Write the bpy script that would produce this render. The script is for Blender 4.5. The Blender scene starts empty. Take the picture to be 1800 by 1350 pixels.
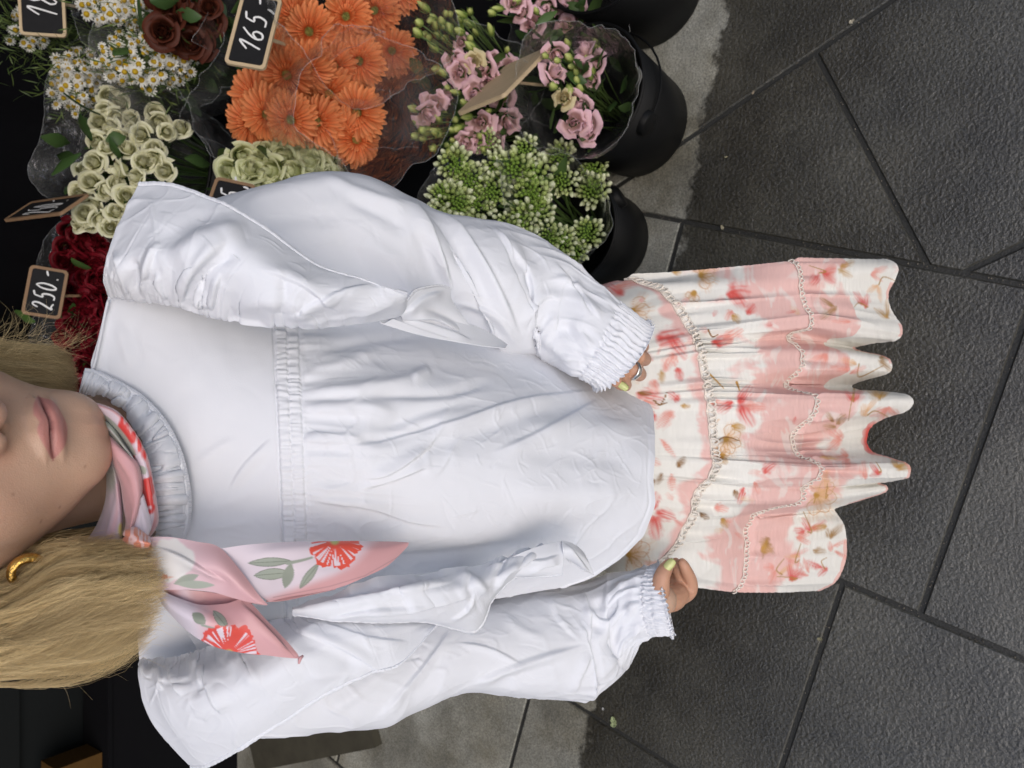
import bpy, math, random
import numpy as np
from math import radians, sin, cos, pi

random.seed(7)
rng = np.random.default_rng(7)
scene = bpy.context.scene
COL = scene.collection

# ------------------------------------------------------------------ camera, sky, sun, exposure
F_PX, PITCH, CAM_H = 1350.0, radians(54.0), 1.70
cp_, sp_ = cos(PITCH), sin(PITCH)
cam_data = bpy.data.cameras.new("camera")
cam_data.sensor_fit = 'HORIZONTAL'
cam_data.sensor_width = 36.0
cam_data.lens = 36.0 * F_PX / 1800.0
cam_data.clip_start, cam_data.clip_end = 0.02, 200.0
cam_data.dof.use_dof = True
cam_data.dof.focus_distance = 0.74
cam_data.dof.aperture_fstop = 13.0
cam = bpy.data.objects.new("camera", cam_data)
COL.objects.link(cam)
from mathutils import Matrix, Vector
cx, cy, cz = Vector((0, -sp_, -cp_)), Vector((1, 0, 0)), Vector((0, -cp_, sp_))
cam.matrix_world = Matrix(((cx.x, cy.x, cz.x, 0), (cx.y, cy.y, cz.y, 0), (cx.z, cy.z, cz.z, CAM_H), (0, 0, 0, 1)))
scene.camera = cam

SUN_EL, SUN_AZ = radians(46.0), radians(196.0)      # azimuth clockwise from +Y: high, behind the camera
world = bpy.data.worlds.new("World")
scene.world = world
world.use_nodes = True
nt = world.node_tree
bg = nt.nodes["Background"]
sky = nt.nodes.new("ShaderNodeTexSky")
sky.sky_type = 'NISHITA'
sky.sun_disc = False
sky.sun_elevation, sky.sun_rotation = SUN_EL, SUN_AZ
sky.air_density, sky.dust_density, sky.ozone_density = 1.0, 3.2, 1.2
nt.links.new(sky.outputs[0], bg.inputs[0])
bg.inputs[1].default_value = 0.15
sl = bpy.data.lights.new("sun", 'SUN')
sl.energy, sl.angle, sl.color = 0.75, radians(70), (1.0, 0.985, 0.96)
sun = bpy.data.objects.new("sun", sl)
COL.objects.link(sun)
sdir = Vector((sin(SUN_AZ) * cos(SUN_EL), cos(SUN_AZ) * cos(SUN_EL), sin(SUN_EL)))
sun.rotation_euler = sdir.to_track_quat('Z', 'Y').to_euler()
scene.view_settings.view_transform = 'Standard'
scene.view_settings.look = 'None'
scene.view_settings.gamma = 1.0
scene.view_settings.use_curve_mapping = False
scene.view_settings.exposure = 0.10
scene.cycles.max_bounces = 8
scene.cycles.transparent_max_bounces = 24
scene.cycles.use_denoising = True
scene.cycles.caustics_reflective = False
scene.cycles.caustics_refractive = False

# ------------------------------------------------------------------ helpers
CAM = np.array([0.0, 0.0, CAM_H])

def ray(px, py):
    u, v = 675.0 - py, px - 900.0
    return np.array([u, F_PX * cp_ - v * sp_, -(F_PX * sp_ + v * cp_)]) / F_PX   # one unit of t = 1 m along the axis

def at(px, py, Y=None, z=None, d=None):
    """a point of the place: where the sight line of a photo pixel meets a known distance or height"""
    r = ray(px, py)
    t = d if d is not None else (Y / r[1] if Y is not None else (z - CAM_H) / r[2])
    return CAM + r * t

def project(V):
    """(n,3) -> pixel x, pixel y, axial depth"""
    q = V - CAM
    dep = q[:, 1] * cp_ - q[:, 2] * sp_
    dwn = -q[:, 1] * sp_ - q[:, 2] * cp_
    return 900 + F_PX * dwn / dep, 675 - F_PX * q[:, 0] / dep, dep

def tag(o, label=None, cat=None, group=None, kind=None):
    if label: o['label'] = label
    if cat: o['category'] = cat
    if group: o['group'] = group
    if kind: o['kind'] = kind
    return o

def empty(name, loc=(0, 0, 0), label=None, cat=None, group=None):
    o = bpy.data.objects.new(name, None)
    o.empty_display_size = 0.05
    COL.objects.link(o)
    o.location = Vector([float(c) for c in loc])
    return tag(o, label, cat, group)

def np_mesh(name, V, F, mat=None, cols=None, smooth=True):
    V = np.asarray(V, dtype=np.float32)
    me = bpy.data.meshes.new(name)
    if isinstance(F, np.ndarray):
        m, k = F.shape
        me.vertices.add(len(V)); me.vertices.foreach_set("co", V.ravel())
        me.loops.add(m * k); me.loops.foreach_set("vertex_index", F.astype(np.int32).ravel())
        me.polygons.add(m)
        me.polygons.foreach_set("loop_start", np.arange(0, m * k, k, dtype=np.int32))
        me.update(calc_edges=True)
    else:
        me.from_pydata([tuple(map(float, v)) for v in V], [], [tuple(map(int, f)) for f in F])
        me.update()
    if smooth:
        me.polygons.foreach_set("use_smooth", np.ones(len(me.polygons), dtype=bool))
    if cols is not None:
        ca = me.color_attributes.new("col", 'FLOAT_COLOR', 'POINT')
        c4 = np.ones((len(V), 4), dtype=np.float32); c4[:, :3] = cols
        ca.data.foreach_set("color", c4.ravel())
    if mat: me.materials.append(mat)
    return me

def link(name, me, parent=None, loc=None):
    o = bpy.data.objects.new(name, me)
    COL.objects.link(o)
    if parent is not None:
        o.parent = parent
        if loc is None:                       # mesh given in world space
            o.location = -world_loc(parent)
        else:
            o.location = loc
    elif loc is not None:
        o.location = loc
    return o

def world_loc(o):
    p = Vector(o.location)
    while o.parent is not None:
        o = o.parent
        p = p + Vector(o.location)
    return p

class MB:
    """collects patches into one mesh with a colour per point"""
    def __init__(s): s.V, s.F, s.C, s.n = [], [], [], 0
    def add(s, V, F, col=(1, 1, 1)):
        V = np.asarray(V, float)
        c = np.asarray(col, float)
        if c.ndim == 1: c = np.tile(c, (len(V), 1))
        s.V.append(V); s.C.append(c)
        s.F += [tuple(i + s.n for i in f) for f in F]
        s.n += len(V)
        return s
    def grid(s, P, col=(1, 1, 1), closed=False):
        n, m = P.shape[:2]
        c = np.asarray(col, float)
        s.add(P.reshape(-1, 3), grid_faces(n, m, closed), c.reshape(-1, 3) if c.ndim == 3 else c)
        return s
    def box(s, c, h, col=(1, 1, 1), R=None):
        q = np.array([[x, y, z] for x in (-1, 1) for y in (-1, 1) for z in (-1, 1)], float) * h
        if R is not None: q = q @ np.asarray(R).T
        s.add(q + c, [(0, 1, 3, 2), (4, 6, 7, 5), (0, 4, 5, 1), (2, 3, 7, 6), (0, 2, 6, 4), (1, 5, 7, 3)], col)
        return s
    def tube(s, pts, r, n=6, col=(1, 1, 1), cap=True):
        V, F = tube(pts, r, n, cap); s.add(V, F, col); return s
    def mesh(s, name, mat, smooth=True):
        return np_mesh(name, np.concatenate(s.V), s.F, mat, np.concatenate(s.C), smooth)
    def build(s, name, mat, parent=None, smooth=True, loc=None):
        return link(name, s.mesh(name, mat, smooth), parent, loc)

def grid_faces(n, m, closed=False):
    F = []
    for i in range(n - 1):
        for j in range(m if closed else m - 1):
            k = (j + 1) % m
            F.append((i * m + j, i * m + k, (i + 1) * m + k, (i + 1) * m + j))
    return F

def grid_faces_np(n, m, closed=False):
    i, j = np.meshgrid(np.arange(n - 1), np.arange(m if closed else m - 1), indexing='ij')
    k = (j + 1) % m
    return np.stack([i * m + j, i * m + k, (i + 1) * m + k, (i + 1) * m + j], -1).reshape(-1, 4)

def unit(v):
    v = np.asarray(v, float)
    return v / max(np.linalg.norm(v), 1e-9)

def frame(n, spin=0.0):
    n = unit(n)
    a = np.array([0, 0, 1.0]) if abs(n[2]) < 0.9 else np.array([1.0, 0, 0])
    x = unit(np.cross(a, n)); y = np.cross(n, x)
    c, s_ = cos(spin), sin(spin)
    return np.stack([c * x + s_ * y, -s_ * x + c * y, n], 1)       # columns: x, y, normal

def tube(pts, r, n=6, cap=True):
    pts = np.asarray(pts, float)
    m = len(pts)
    r = np.broadcast_to(np.asarray(r, float), (m,))
    T = np.gradient(pts, axis=0)
    T /= np.maximum(np.linalg.norm(T, axis=1, keepdims=True), 1e-9)
    up = np.array([0.3, 0.2, 0.93])
    V = []
    for i in range(m):
        x = unit(np.cross(T[i], up) if abs(T[i] @ up) < .98 else np.cross(T[i], [1, 0, 0.0]))
        y = np.cross(T[i], x)
        for k in range(n):
            a = 2 * pi * k / n
            V.append(pts[i] + r[i] * (cos(a) * x + sin(a) * y))
    F = grid_faces(m, n, True)
    if cap: F += [tuple(range(n - 1, -1, -1)), tuple((m - 1) * n + k for k in range(n))]
    return np.array(V), F

def catmull(P, n):
    """smooth curve through the rows of P, n samples"""
    P = np.asarray(P, float)
    m = len(P)
    if m == 2:
        t = np.linspace(0, 1, n)[:, None]
        return P[0] * (1 - t) + P[1] * t
    t = np.linspace(0, m - 1, n)
    i = np.clip(t.astype(int), 0, m - 2); f = (t - i)[:, None]
    p0, p1, p2, p3 = P[np.maximum(i - 1, 0)], P[i], P[i + 1], P[np.minimum(i + 2, m - 1)]
    return 0.5 * (2 * p1 + (p2 - p0) * f + (2 * p0 - 5 * p1 + 4 * p2 - p3) * f ** 2 + (3 * p1 - p0 - 3 * p2 + p3) * f ** 3)

def vnoise(P, seed=0):
    """smooth value noise, (n,k) -> about -1..1"""
    P = np.asarray(P, float)
    i0 = np.floor(P).astype(np.int64); f = P - i0; f = f * f * (3 - 2 * f)
    out = np.zeros(len(P))
    k = P.shape[1]
    for c in range(2 ** k):
        w = np.ones(len(P)); h = np.full(len(P), seed * 374761393 + 1013904223, dtype=np.int64)
        for a in range(k):
            b = (c >> a) & 1
            w *= f[:, a] if b else 1 - f[:, a]
            h = (h ^ ((i0[:, a] + b) * (668265263 + 2246822519 * a))) * 1274126177 & 0x7fffffff
            h ^= h >> 13
        out += w * ((h & 0xffff) / 32767.5 - 1)
    return out

def fbm(P, octv=4, seed=0):
    s_, a, o = 0, 0.5, np.asarray(P, float)
    for i in range(octv):
        s_ = s_ + a * vnoise(o, seed + i * 17); o = o * 2.03; a *= 0.5
    return s_

def smooth01(a, b, x):
    t = np.clip((x - a) / (b - a), 0, 1)
    return t * t * (3 - 2 * t)

# ------------------------------------------------------------------ materials
def new_mat(name):
    m = bpy.data.materials.new(name); m.use_nodes = True
    n = m.node_tree.nodes
    return m, n, m.node_tree.links, n["Principled BSDF"]

def N(nodes, typ, **kw):
    o = nodes.new(typ)
    for k, v in kw.items():
        if k in o.inputs: o.inputs[k].default_value = v
        else: setattr(o, k, v)
    return o

def simple(name, col, rough=0.6, spec=0.4, noise=0.0, scale=60, metal=0.0, bump=0.0):
    m, n, l, b = new_mat(name)
    b.inputs["Base Color"].default_value = (*col, 1)
    b.inputs["Roughness"].default_value = rough
    b.inputs["Specular IOR Level"].default_value = spec
    b.inputs["Metallic"].default_value = metal
    if noise or bump:
        tc = N(n, "ShaderNodeTexCoord")
        tx = N(n, "ShaderNodeTexNoise", Scale=scale, Detail=6.0)
        l.new(tc.outputs["Object"], tx.inputs["Vector"])
    if noise:
        mx = N(n, "ShaderNodeMix", data_type='RGBA')
        mx.inputs[6].default_value = (*[c * (1 - noise) for c in col], 1)
        mx.inputs[7].default_value = (*[min(1, c * (1 + noise)) for c in col], 1)
        l.new(tx.outputs[0], mx.inputs[0]); l.new(mx.outputs[2], b.inputs["Base Color"])
    if bump:
        bp = N(n, "ShaderNodeBump", Strength=bump, Distance=0.002)
        l.new(tx.outputs[0], bp.inputs["Height"]); l.new(bp.outputs[0], b.inputs["Normal"])
    return m

def colour_attr(name, rough=0.6, spec=0.3, transl=0.0, bump=0.0, bscale=300.0, sheen=0.0):
    """the pigment comes from each point's own colour"""
    m, n, l, b = new_mat(name)
    a = N(n, "ShaderNodeAttribute", attribute_name="col")
    b.inputs["Roughness"].default_value = rough
    b.inputs["Specular IOR Level"].default_value = spec
    b.inputs["Sheen Weight"].default_value = sheen
    l.new(a.outputs["Color"], b.inputs["Base Color"])
    if bump:
        tc = N(n, "ShaderNodeTexCoord"); tx = N(n, "ShaderNodeTexNoise", Scale=bscale, Detail=4.0)
        bp = N(n, "ShaderNodeBump", Strength=bump, Distance=0.001)
        l.new(tc.outputs["Object"], tx.inputs["Vector"]); l.new(tx.outputs[0], bp.inputs["Height"]); l.new(bp.outputs[0], b.inputs["Normal"])
    if transl:
        t = N(n, "ShaderNodeBsdfTranslucent"); mx = N(n, "ShaderNodeMixShader", Fac=transl)
        l.new(a.outputs["Color"], t.inputs["Color"])
        l.new(b.outputs[0], mx.inputs[1]); l.new(t.outputs[0], mx.inputs[2])
        l.new(mx.outputs[0], n["Material Output"].inputs["Surface"])
    return m

M_PETAL = colour_attr("petal", 0.55, 0.25, 0.28)
M_BUD = colour_attr("bud_skin", 0.42, 0.35, 0.12)
M_LEAF = colour_attr("leaf", 0.45, 0.35, 0.15)
M_BUCKET = simple("black_bucket_plastic", (0.0035, 0.0036, 0.0038), 0.5, 0.16, 0.4, 25)
M_BLACK = simple("black_fabric", (0.006, 0.006, 0.007), 0.95, 0.05)
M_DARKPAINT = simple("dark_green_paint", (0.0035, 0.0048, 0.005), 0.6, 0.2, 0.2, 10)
M_WOOD = simple("pale_wood", (0.52, 0.40, 0.25), 0.65, 0.25, 0.12, 45)
M_WOOD2 = simple("brown_wood_frame", (0.26, 0.16, 0.09), 0.65, 0.25, 0.15, 45)
M_SLATE = simple("chalkboard", (0.012, 0.012, 0.013), 0.7, 0.2, 0.25, 60)
M_CHALK = simple("white_chalk", (0.75, 0.75, 0.74), 0.9, 0.1, 0.15, 400)

def cellophane():
    m, n, l, b = new_mat("cellophane")
    t = N(n, "ShaderNodeBsdfTransparent", Color=(0.985, 0.985, 0.98, 1))
    g = N(n, "ShaderNodeBsdfGlossy", Color=(1, 1, 1, 1), Roughness=0.10)
    tc = N(n, "ShaderNodeTexCoord")
    tx = N(n, "ShaderNodeTexNoise", Scale=26.0, Detail=4.0, Distortion=2.2)
    bp = N(n, "ShaderNodeBump", Strength=0.8, Distance=0.012)
    l.new(tc.outputs["Object"], tx.inputs["Vector"]); l.new(tx.outputs[0], bp.inputs["Height"]); l.new(bp.outputs[0], g.inputs["Normal"])
    lw = N(n, "ShaderNodeLayerWeight", Blend=0.5)
    l.new(bp.outputs[0], lw.inputs["Normal"])
    pw = N(n, "ShaderNodeMath", operation='POWER'); pw.inputs[1].default_value = 4.0; l.new(lw.outputs["Facing"], pw.inputs[0])
    fr = N(n, "ShaderNodeMath", operation='MULTIPLY_ADD'); fr.inputs[1].default_value = 0.60; fr.inputs[2].default_value = 0.085; l.new(pw.outputs[0], fr.inputs[0])
    # a mist of fine water drops dulls it here and there
    d = N(n, "ShaderNodeBsdfDiffuse", Color=(0.72, 0.72, 0.72, 1))
    vo = N(n, "ShaderNodeTexNoise", Scale=9.0, Detail=5.0)
    l.new(tc.outputs["Object"], vo.inputs["Vector"])
    mr = N(n, "ShaderNodeMapRange"); mr.inputs[1].default_value = 0.45; mr.inputs[2].default_value = 0.8; mr.inputs[3].default_value = 0.02; mr.inputs[4].default_value = 0.13
    l.new(vo.outputs[0], mr.inputs[0])
    m1 = N(n, "ShaderNodeMixShader"); m2 = N(n, "ShaderNodeMixShader")
    l.new(mr.outputs[0], m1.inputs[0]); l.new(t.outputs[0], m1.inputs[1]); l.new(d.outputs[0], m1.inputs[2])
    l.new(fr.outputs[0], m2.inputs[0]); l.new(m1.outputs[0], m2.inputs[1]); l.new(g.outputs[0], m2.inputs[2])
    l.new(m2.outputs[0], n["Material Output"].inputs["Surface"])
    return m
M_CELLO = cellophane()
def film_glint():  # pale half-clear colour standing in for glints along the film's edges
    m, n, l, b = new_mat("cellophane_edge_glint")
    b.inputs["Base Color"].default_value = (0.75, 0.77, 0.77, 1); b.inputs["Roughness"].default_value = 0.15
    b.inputs["Alpha"].default_value = 0.24
    return m
M_FILM_GLINT = film_glint()

# dry/wet line on the pavement: the awning's drip edge
q0, q1 = at(1275, 0, z=0)[:2], at(1192, 440, z=0)[:2]
drip_dir = unit(q1 - q0)
drip_n = np.array([-drip_dir[1], drip_dir[0]])
if drip_n[1] < 0: drip_n = -drip_n                  # points under the awning
def stone_mat():
    m, n, l, b = new_mat("wet_paving_stone")
    geo = N(n, "ShaderNodeNewGeometry")
    sep = N(n, "ShaderNodeVectorMath", operation='DOT_PRODUCT')
    sep.inputs[1].default_value = (drip_n[0], drip_n[1], 0)
    l.new(geo.outputs["Position"], sep.inputs[0])
    ns = N(n, "ShaderNodeTexNoise", Scale=13.0, Detail=5.0, Roughness=0.62)
    l.new(geo.outputs["Position"], ns.inputs["Vector"])
    a = N(n, "ShaderNodeMath", operation='MULTIPLY_ADD')
    a.inputs[1].default_value = 0.17; a.inputs[2].default_value = -0.085 - float(drip_n @ q0)
    l.new(ns.outputs[0], a.inputs[0])
    pos = N(n, "ShaderNodeSeparateXYZ"); l.new(geo.outputs["Position"], pos.inputs[0])
    kx = N(n, "ShaderNodeMapRange"); kx.inputs[1].default_value = -0.15; kx.inputs[2].default_value = -0.94; kx.inputs[3].default_value = 0.0
    kx.inputs[4].default_value = -float(drip_n @ (at(868, 1270, z=0)[:2] - q0)); kx.clamp = False
    k2 = N(n, "ShaderNodeMath", operation='MINIMUM'); k2.inputs[1].default_value = 0.0; l.new(kx.outputs[0], k2.inputs[0])
    k3 = N(n, "ShaderNodeMath", operation='ADD'); l.new(k2.outputs[0], k3.inputs[0]); l.new(a.outputs[0], k3.inputs[1])
    s_ = N(n, "ShaderNodeMath", operation='ADD')
    l.new(sep.outputs["Value"], s_.inputs[0]); l.new(k3.outputs[0], s_.inputs[1])
    dry = N(n, "ShaderNodeMapRange"); dry.inputs[1].default_value = -0.006; dry.inputs[2].default_value = 0.012
    l.new(s_.outputs[0], dry.inputs[0])
    # colour: fine mineral grain
    g1 = N(n, "ShaderNodeTexNoise", Scale=240.0, Detail=4.0)
    g2 = N(n, "ShaderNodeTexNoise", Scale=5.0, Detail=6.0, Roughness=0.6)
    for g in (g1, g2): l.new(geo.outputs["Position"], g.inputs["Vector"])
    r1 = N(n, "ShaderNodeValToRGB"); r1.color_ramp.elements[0].position = 0.3; r1.color_ramp.elements[1].position = 0.72
    r1.color_ramp.elements[0].color = (0.17, 0.17, 0.145, 1); r1.color_ramp.elements[1].color = (0.40, 0.40, 0.35, 1)
    l.new(g1.outputs[0], r1.inputs[0])
    r2 = N(n, "ShaderNodeValToRGB"); r2.color_ramp.elements[0].position = 0.3; r2.color_ramp.elements[1].position = 0.75
    r2.color_ramp.elements[0].color = (0.028, 0.0265, 0.0200, 1); r2.color_ramp.elements[1].color = (0.108, 0.102, 0.080, 1)
    l.new(g1.outputs[0], r2.inputs[0])
    md = N(n, "ShaderNodeMix", data_type='RGBA', blend_type='MULTIPLY'); md.inputs[0].default_value = 1.0
    st = N(n, "ShaderNodeMapRange"); st.inputs[1].default_value = 0.3; st.inputs[2].default_value = 0.7; st.inputs[3].default_value = 0.55; st.inputs[4].default_value = 1.2
    l.new(g2.outputs[0], st.inputs[0])
    mx = N(n, "ShaderNodeMix", data_type='RGBA')
    l.new(dry.outputs[0], mx.inputs[0]); l.new(r2.outputs[0], mx.inputs[6]); l.new(r1.outputs[0], mx.inputs[7])
    l.new(mx.outputs[2], md.inputs[6]); l.new(st.outputs[0], md.inputs[7])
    # wet film: smooth on the crests, pitted stone below
    rr = N(n, "ShaderNodeMapRange"); rr.inputs[3].default_value = 0.30; rr.inputs[4].default_value = 0.9
    l.new(dry.outputs[0], rr.inputs[0]); l.new(rr.outputs[0], b.inputs["Roughness"])
    b.inputs["Specular IOR Level"].default_value = 0.72
    oi = N(n, "ShaderNodeObjectInfo"); ov = N(n, "ShaderNodeMapRange"); ov.inputs[3].default_value = 0.80; ov.inputs[4].default_value = 1.22
    l.new(oi.outputs["Random"], ov.inputs[0])
    mo = N(n, "ShaderNodeMix", data_type='RGBA', blend_type='MULTIPLY'); mo.inputs[0].default_value = 1.0
    l.new(md.outputs[2], mo.inputs[6]); l.new(ov.outputs[0], mo.inputs[7])
    g3 = N(n, "ShaderNodeTexNoise", Scale=2.1, Detail=7.0, Roughness=0.68); l.new(geo.outputs["Position"], g3.inputs["Vector"])
    s3 = N(n, "ShaderNodeValToRGB"); s3.color_ramp.elements[0].position = 0.36; s3.color_ramp.elements[1].position = 0.60
    s3.color_ramp.elements[0].color = (0.50, 0.46, 0.38, 1); s3.color_ramp.elements[1].color = (1.05, 1.05, 1.05, 1)
    l.new(g3.outputs[0], s3.inputs[0])
    mp_ = N(n, "ShaderNodeMix", data_type='RGBA', blend_type='MULTIPLY'); mp_.inputs[0].default_value = 1.0
    l.new(mo.outputs[2], mp_.inputs[6]); l.new(s3.outputs[0], mp_.inputs[7]); l.new(mp_.outputs[2], b.inputs["Base Color"])
    v1 = N(n, "ShaderNodeTexNoise", Scale=125.0, Detail=5.0, Roughness=0.62, Distortion=0.0)
    v2 = N(n, "ShaderNodeTexNoise", Scale=330.0, Detail=2.0)
    for g in (v1, v2): l.new(geo.outputs["Position"], g.inputs["Vector"])
    b1 = N(n, "ShaderNodeBump", Strength=0.55, Distance=0.0045); b2 = N(n, "ShaderNodeBump", Strength=0.25, Distance=0.0015)
    l.new(v1.outputs[0], b1.inputs["Height"]); l.new(v2.outputs[0], b2.inputs["Height"]); l.new(b1.outputs[0], b2.inputs["Normal"]); l.new(b2.outputs[0], b.inputs["Normal"])
    wet = N(n, "ShaderNodeMath", operation='MULTIPLY_ADD'); wet.inputs[1].default_value = -0.75; wet.inputs[2].default_value = 0.75
    l.new(dry.outputs[0], wet.inputs[0]); l.new(wet.outputs[0], b.inputs["Coat Weight"])
    b.inputs["Coat Roughness"].default_value = 0.14
    b3 = N(n, "ShaderNodeBump", Strength=0.55, Distance=0.0045); l.new(v1.outputs[0], b3.inputs["Height"]); l.new(b3.outputs[0], b.inputs["Coat Normal"])
    return m
M_STONE = stone_mat()
M_SAND = simple("dark_wet_joint_sand", (0.030, 0.030, 0.027), 0.5, 0.4, 0.5, 260, bump=0.6)

# ------------------------------------------------------------------ ground and paving stones
gm = MB(); gm.grid(np.array([[[x, y, -0.0052] for y in (-60, 60)] for x in (-60, 60)], float)[::-1])
ground = gm.build("ground", M_SAND); tag(ground, kind='structure')
pavement = empty("pavement"); tag(pavement, kind='structure')

def clip(poly, p, n):
    """keep the side of the line through p where n points"""
    out = []
    for i in range(len(poly)):
        a, b = poly[i], poly[(i + 1) % len(poly)]
        da, db = (a - p) @ n, (b - p) @ n
        if da >= 0: out.append(a)
        if da * db < 0: out.append(a + (b - a) * (da / (da - db)))
    return out

def slab(poly, gap=0.0050, top=0.0):
    poly = [np.asarray(q, float) for q in poly]
    c = sum(poly) / len(poly)
    area = sum(poly[i][0] * poly[(i + 1) % len(poly)][1] - poly[i][1] * poly[(i + 1) % len(poly)][0] for i in range(len(poly)))
    if area < 0: poly = poly[::-1]
    def inset(d):
        p = list(poly)
        big = p
        for i in range(len(poly)):
            a, b = poly[i], poly[(i + 1) % len(poly)]
            t = unit(b - a); nn = np.array([-t[1], t[0]])
            big = clip(big, a + nn * d, nn)
            if len(big) < 3: return None
        return big
    A, B = inset(gap), inset(gap + 0.0025)
    if A is None or B is None or len(A) != len(B): return
    k = len(A)
    V = [(*q, -0.03) for q in A] + [(*q, top - 0.0035) for q in A] + [(*q, top) for q in B]
    Fc = [tuple(range(2 * k, 3 * k))]
    for i in range(k):
        j = (i + 1) % k
        Fc += [(i, j, k + j, k + i), (k + i, k + j, 2 * k + j, 2 * k + i)]
    me = np_mesh("paving_stone", V, Fc, M_STONE, smooth=False)
    link("paving_stone", me, pavement)

gp = lambda x, y: at(x, y, z=0)[:2]
Oa = gp(1630, 469)
e1 = unit(gp(1800, 501) - gp(1060, 363))                 # along the boundary joint, towards the camera
e2 = np.array([e1[1], -e1[0]])
if e2[0] > 0: e2 = -e2                                   # towards her right
loc2 = lambda p: np.array([(p - Oa) @ e1, (p - Oa) @ e2])
dD = 0.5 * (loc2(gp(1490, 1028))[1] + loc2(gp(1800, 1160))[1])
eE = 0.5 * (loc2(gp(1478, 1040))[0] + loc2(gp(1372, 1345))[0])
eF = 0.5 * (loc2(gp(1622, 1068))[0] + loc2(gp(1790, 590))[0])
gG = 0.5 * (loc2(gp(1005, 1233))[1] + loc2(gp(1125, 1315))[1])
L2 = lambda a, b: Oa + e1 * a + e2 * b
def rows(b0, b1, cuts):
    for a0, a1 in zip(cuts[:-1], cuts[1:]):
        slab([L2(a0, b0), L2(a1, b0), L2(a1, b1), L2(a0, b1)], top=random.uniform(-0.0015, 0.0005))
rows(0, dD, [eF - 2.9, eF - 2.1, eF - 1.35, eF - 0.72, eF, eF + 0.62, eF + 1.3])
rows(dD, gG, [eE - 2.6, eE - 1.9, eE - 1.15, eE - 0.62, eE, eE + 0.66, eE + 1.3])
gw = dD
for k in range(4):
    rows(gG + k * gw, gG + (k + 1) * gw, [eE - 2.5 + 0.3 * (k % 2) + 0.62 * i for i in range(8)])
# the other bond, turned, on her left of the boundary joint
f1 = unit(gp(1520, 28) - gp(1200, 245)); f2 = np.array([-f1[1], f1[0]])
if f2[0] < 0: f2 = -f2
Ob = gp(1432, 92)
for i in range(-5, 7):
    cuts = [-2.3 + (0.33 if i % 2 else 0.0) + 0.66 * k for k in range(8)]
    if i == 0: cuts = [-2.4, -1.5, -0.6, 0.36, 1.2, 2.0]
    if i == -1: cuts = [-2.64, -1.98, -1.32, -0.66 , 0.0, 0.66, 1.32]
    for a0, a1 in zip(cuts[:-1], cuts[1:]):
        P = [Ob + f1 * a + f2 * b for a, b in ((a0, i * 0.56), (a1, i * 0.56), (a1, (i + 1) * 0.56), (a0, (i + 1) * 0.56))]
        P = clip(P, Oa, -e2)
        if len(P) >= 3: slab(P, top=random.uniform(-0.0015, 0.0005))
# ------------------------------------------------------------------ the flower stall: awning, added dark cloth, stepped stand
dn3 = np.array([drip_n[0], drip_n[1], 0.0]); dd3 = np.array([drip_dir[0], drip_dir[1], 0.0])
if dd3[0] < 0: dd3 = -dd3
D0 = np.array([q0[0], q0[1], 0.0]) - dd3 * (dd3 @ np.array([q0[0], q0[1], 0.0]))     # drip line, nearest to camera axis
RS = np.stack([dd3, dn3, [0, 0, 1]], 1)                    # stall axes: along, inward, up
def stall(a, i, z): return D0 + dd3 * a + dn3 * i + np.array([0, 0, z])

aw = empty("awning", stall(0, 1.6, 2.85), "black market awning stretched over the flower stall", "awning")
mb = MB(); mb.box(stall(0, 1.75, 2.97), (4.2, 1.75, 0.012), R=RS); mb.build("canopy", M_BLACK, aw)
mb = MB(); mb.box(stall(0, -0.006, 2.90), (4.2, 0.006, 0.075), R=RS); mb.build("valance", M_BLACK, aw)
for a in (-3.9, 3.9):
    mb = MB(); mb.tube([stall(a, 0.15, 0.0), stall(a, 0.15, 2.95)], 0.022, 10); mb.build("pole", M_DARKPAINT, aw)
bw = MB()
P = np.array([[stall(a, 2.55 + 0.035 * sin(a * 9) + 0.02 * sin(a * 23 + z), z) for a in np.linspace(-4.2, 4.2, 160)] for z in np.linspace(0.0, 2.95, 12)])  # cloth wall added to keep the stall's inside dark
bw.grid(P); bw.grid(P[::-1] + dn3 * 0.012)
o = bw.build("added_back_cloth", M_BLACK); tag(o, "black cloth added behind the flower stall to keep its inside dark", "curtain")
for a, nm in ((4.2, 1), (-4.2, -1)):  # unseen end cloths, added to shut light out of the stall
    bw = MB(); bw.box(stall(a, 1.25, 1.47), (0.012, 1.28, 1.47), R=RS)
    o = bw.build("added_side_cloth", M_BLACK); tag(o, "unseen black cloth added to shut out light at the " + ("near" if nm > 0 else "far") + " end of the stall", "curtain")

st = empty("display_stand", stall(0.9, 0.9, 0), "low black stepped stand carrying the rear flower buckets", "display stand")
for i0, i1, z in ((0.42, 0.86, 0.14), (0.86, 1.7, 0.36)):
    mb = MB(); mb.box(stall(1.1, (i0 + i1) / 2, z / 2), (1.55, (i1 - i0) / 2 - 0.002, z / 2), R=RS); mb.build("step", M_BLACK, st, smooth=False)

# ------------------------------------------------------------------ buckets
def ring(c, r, z, n=48):
    t = np.linspace(0, 2 * pi, n, endpoint=False)
    return np.stack([c[0] + r * np.cos(t), c[1] + r * np.sin(t), np.full(n, z)], 1)

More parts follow.
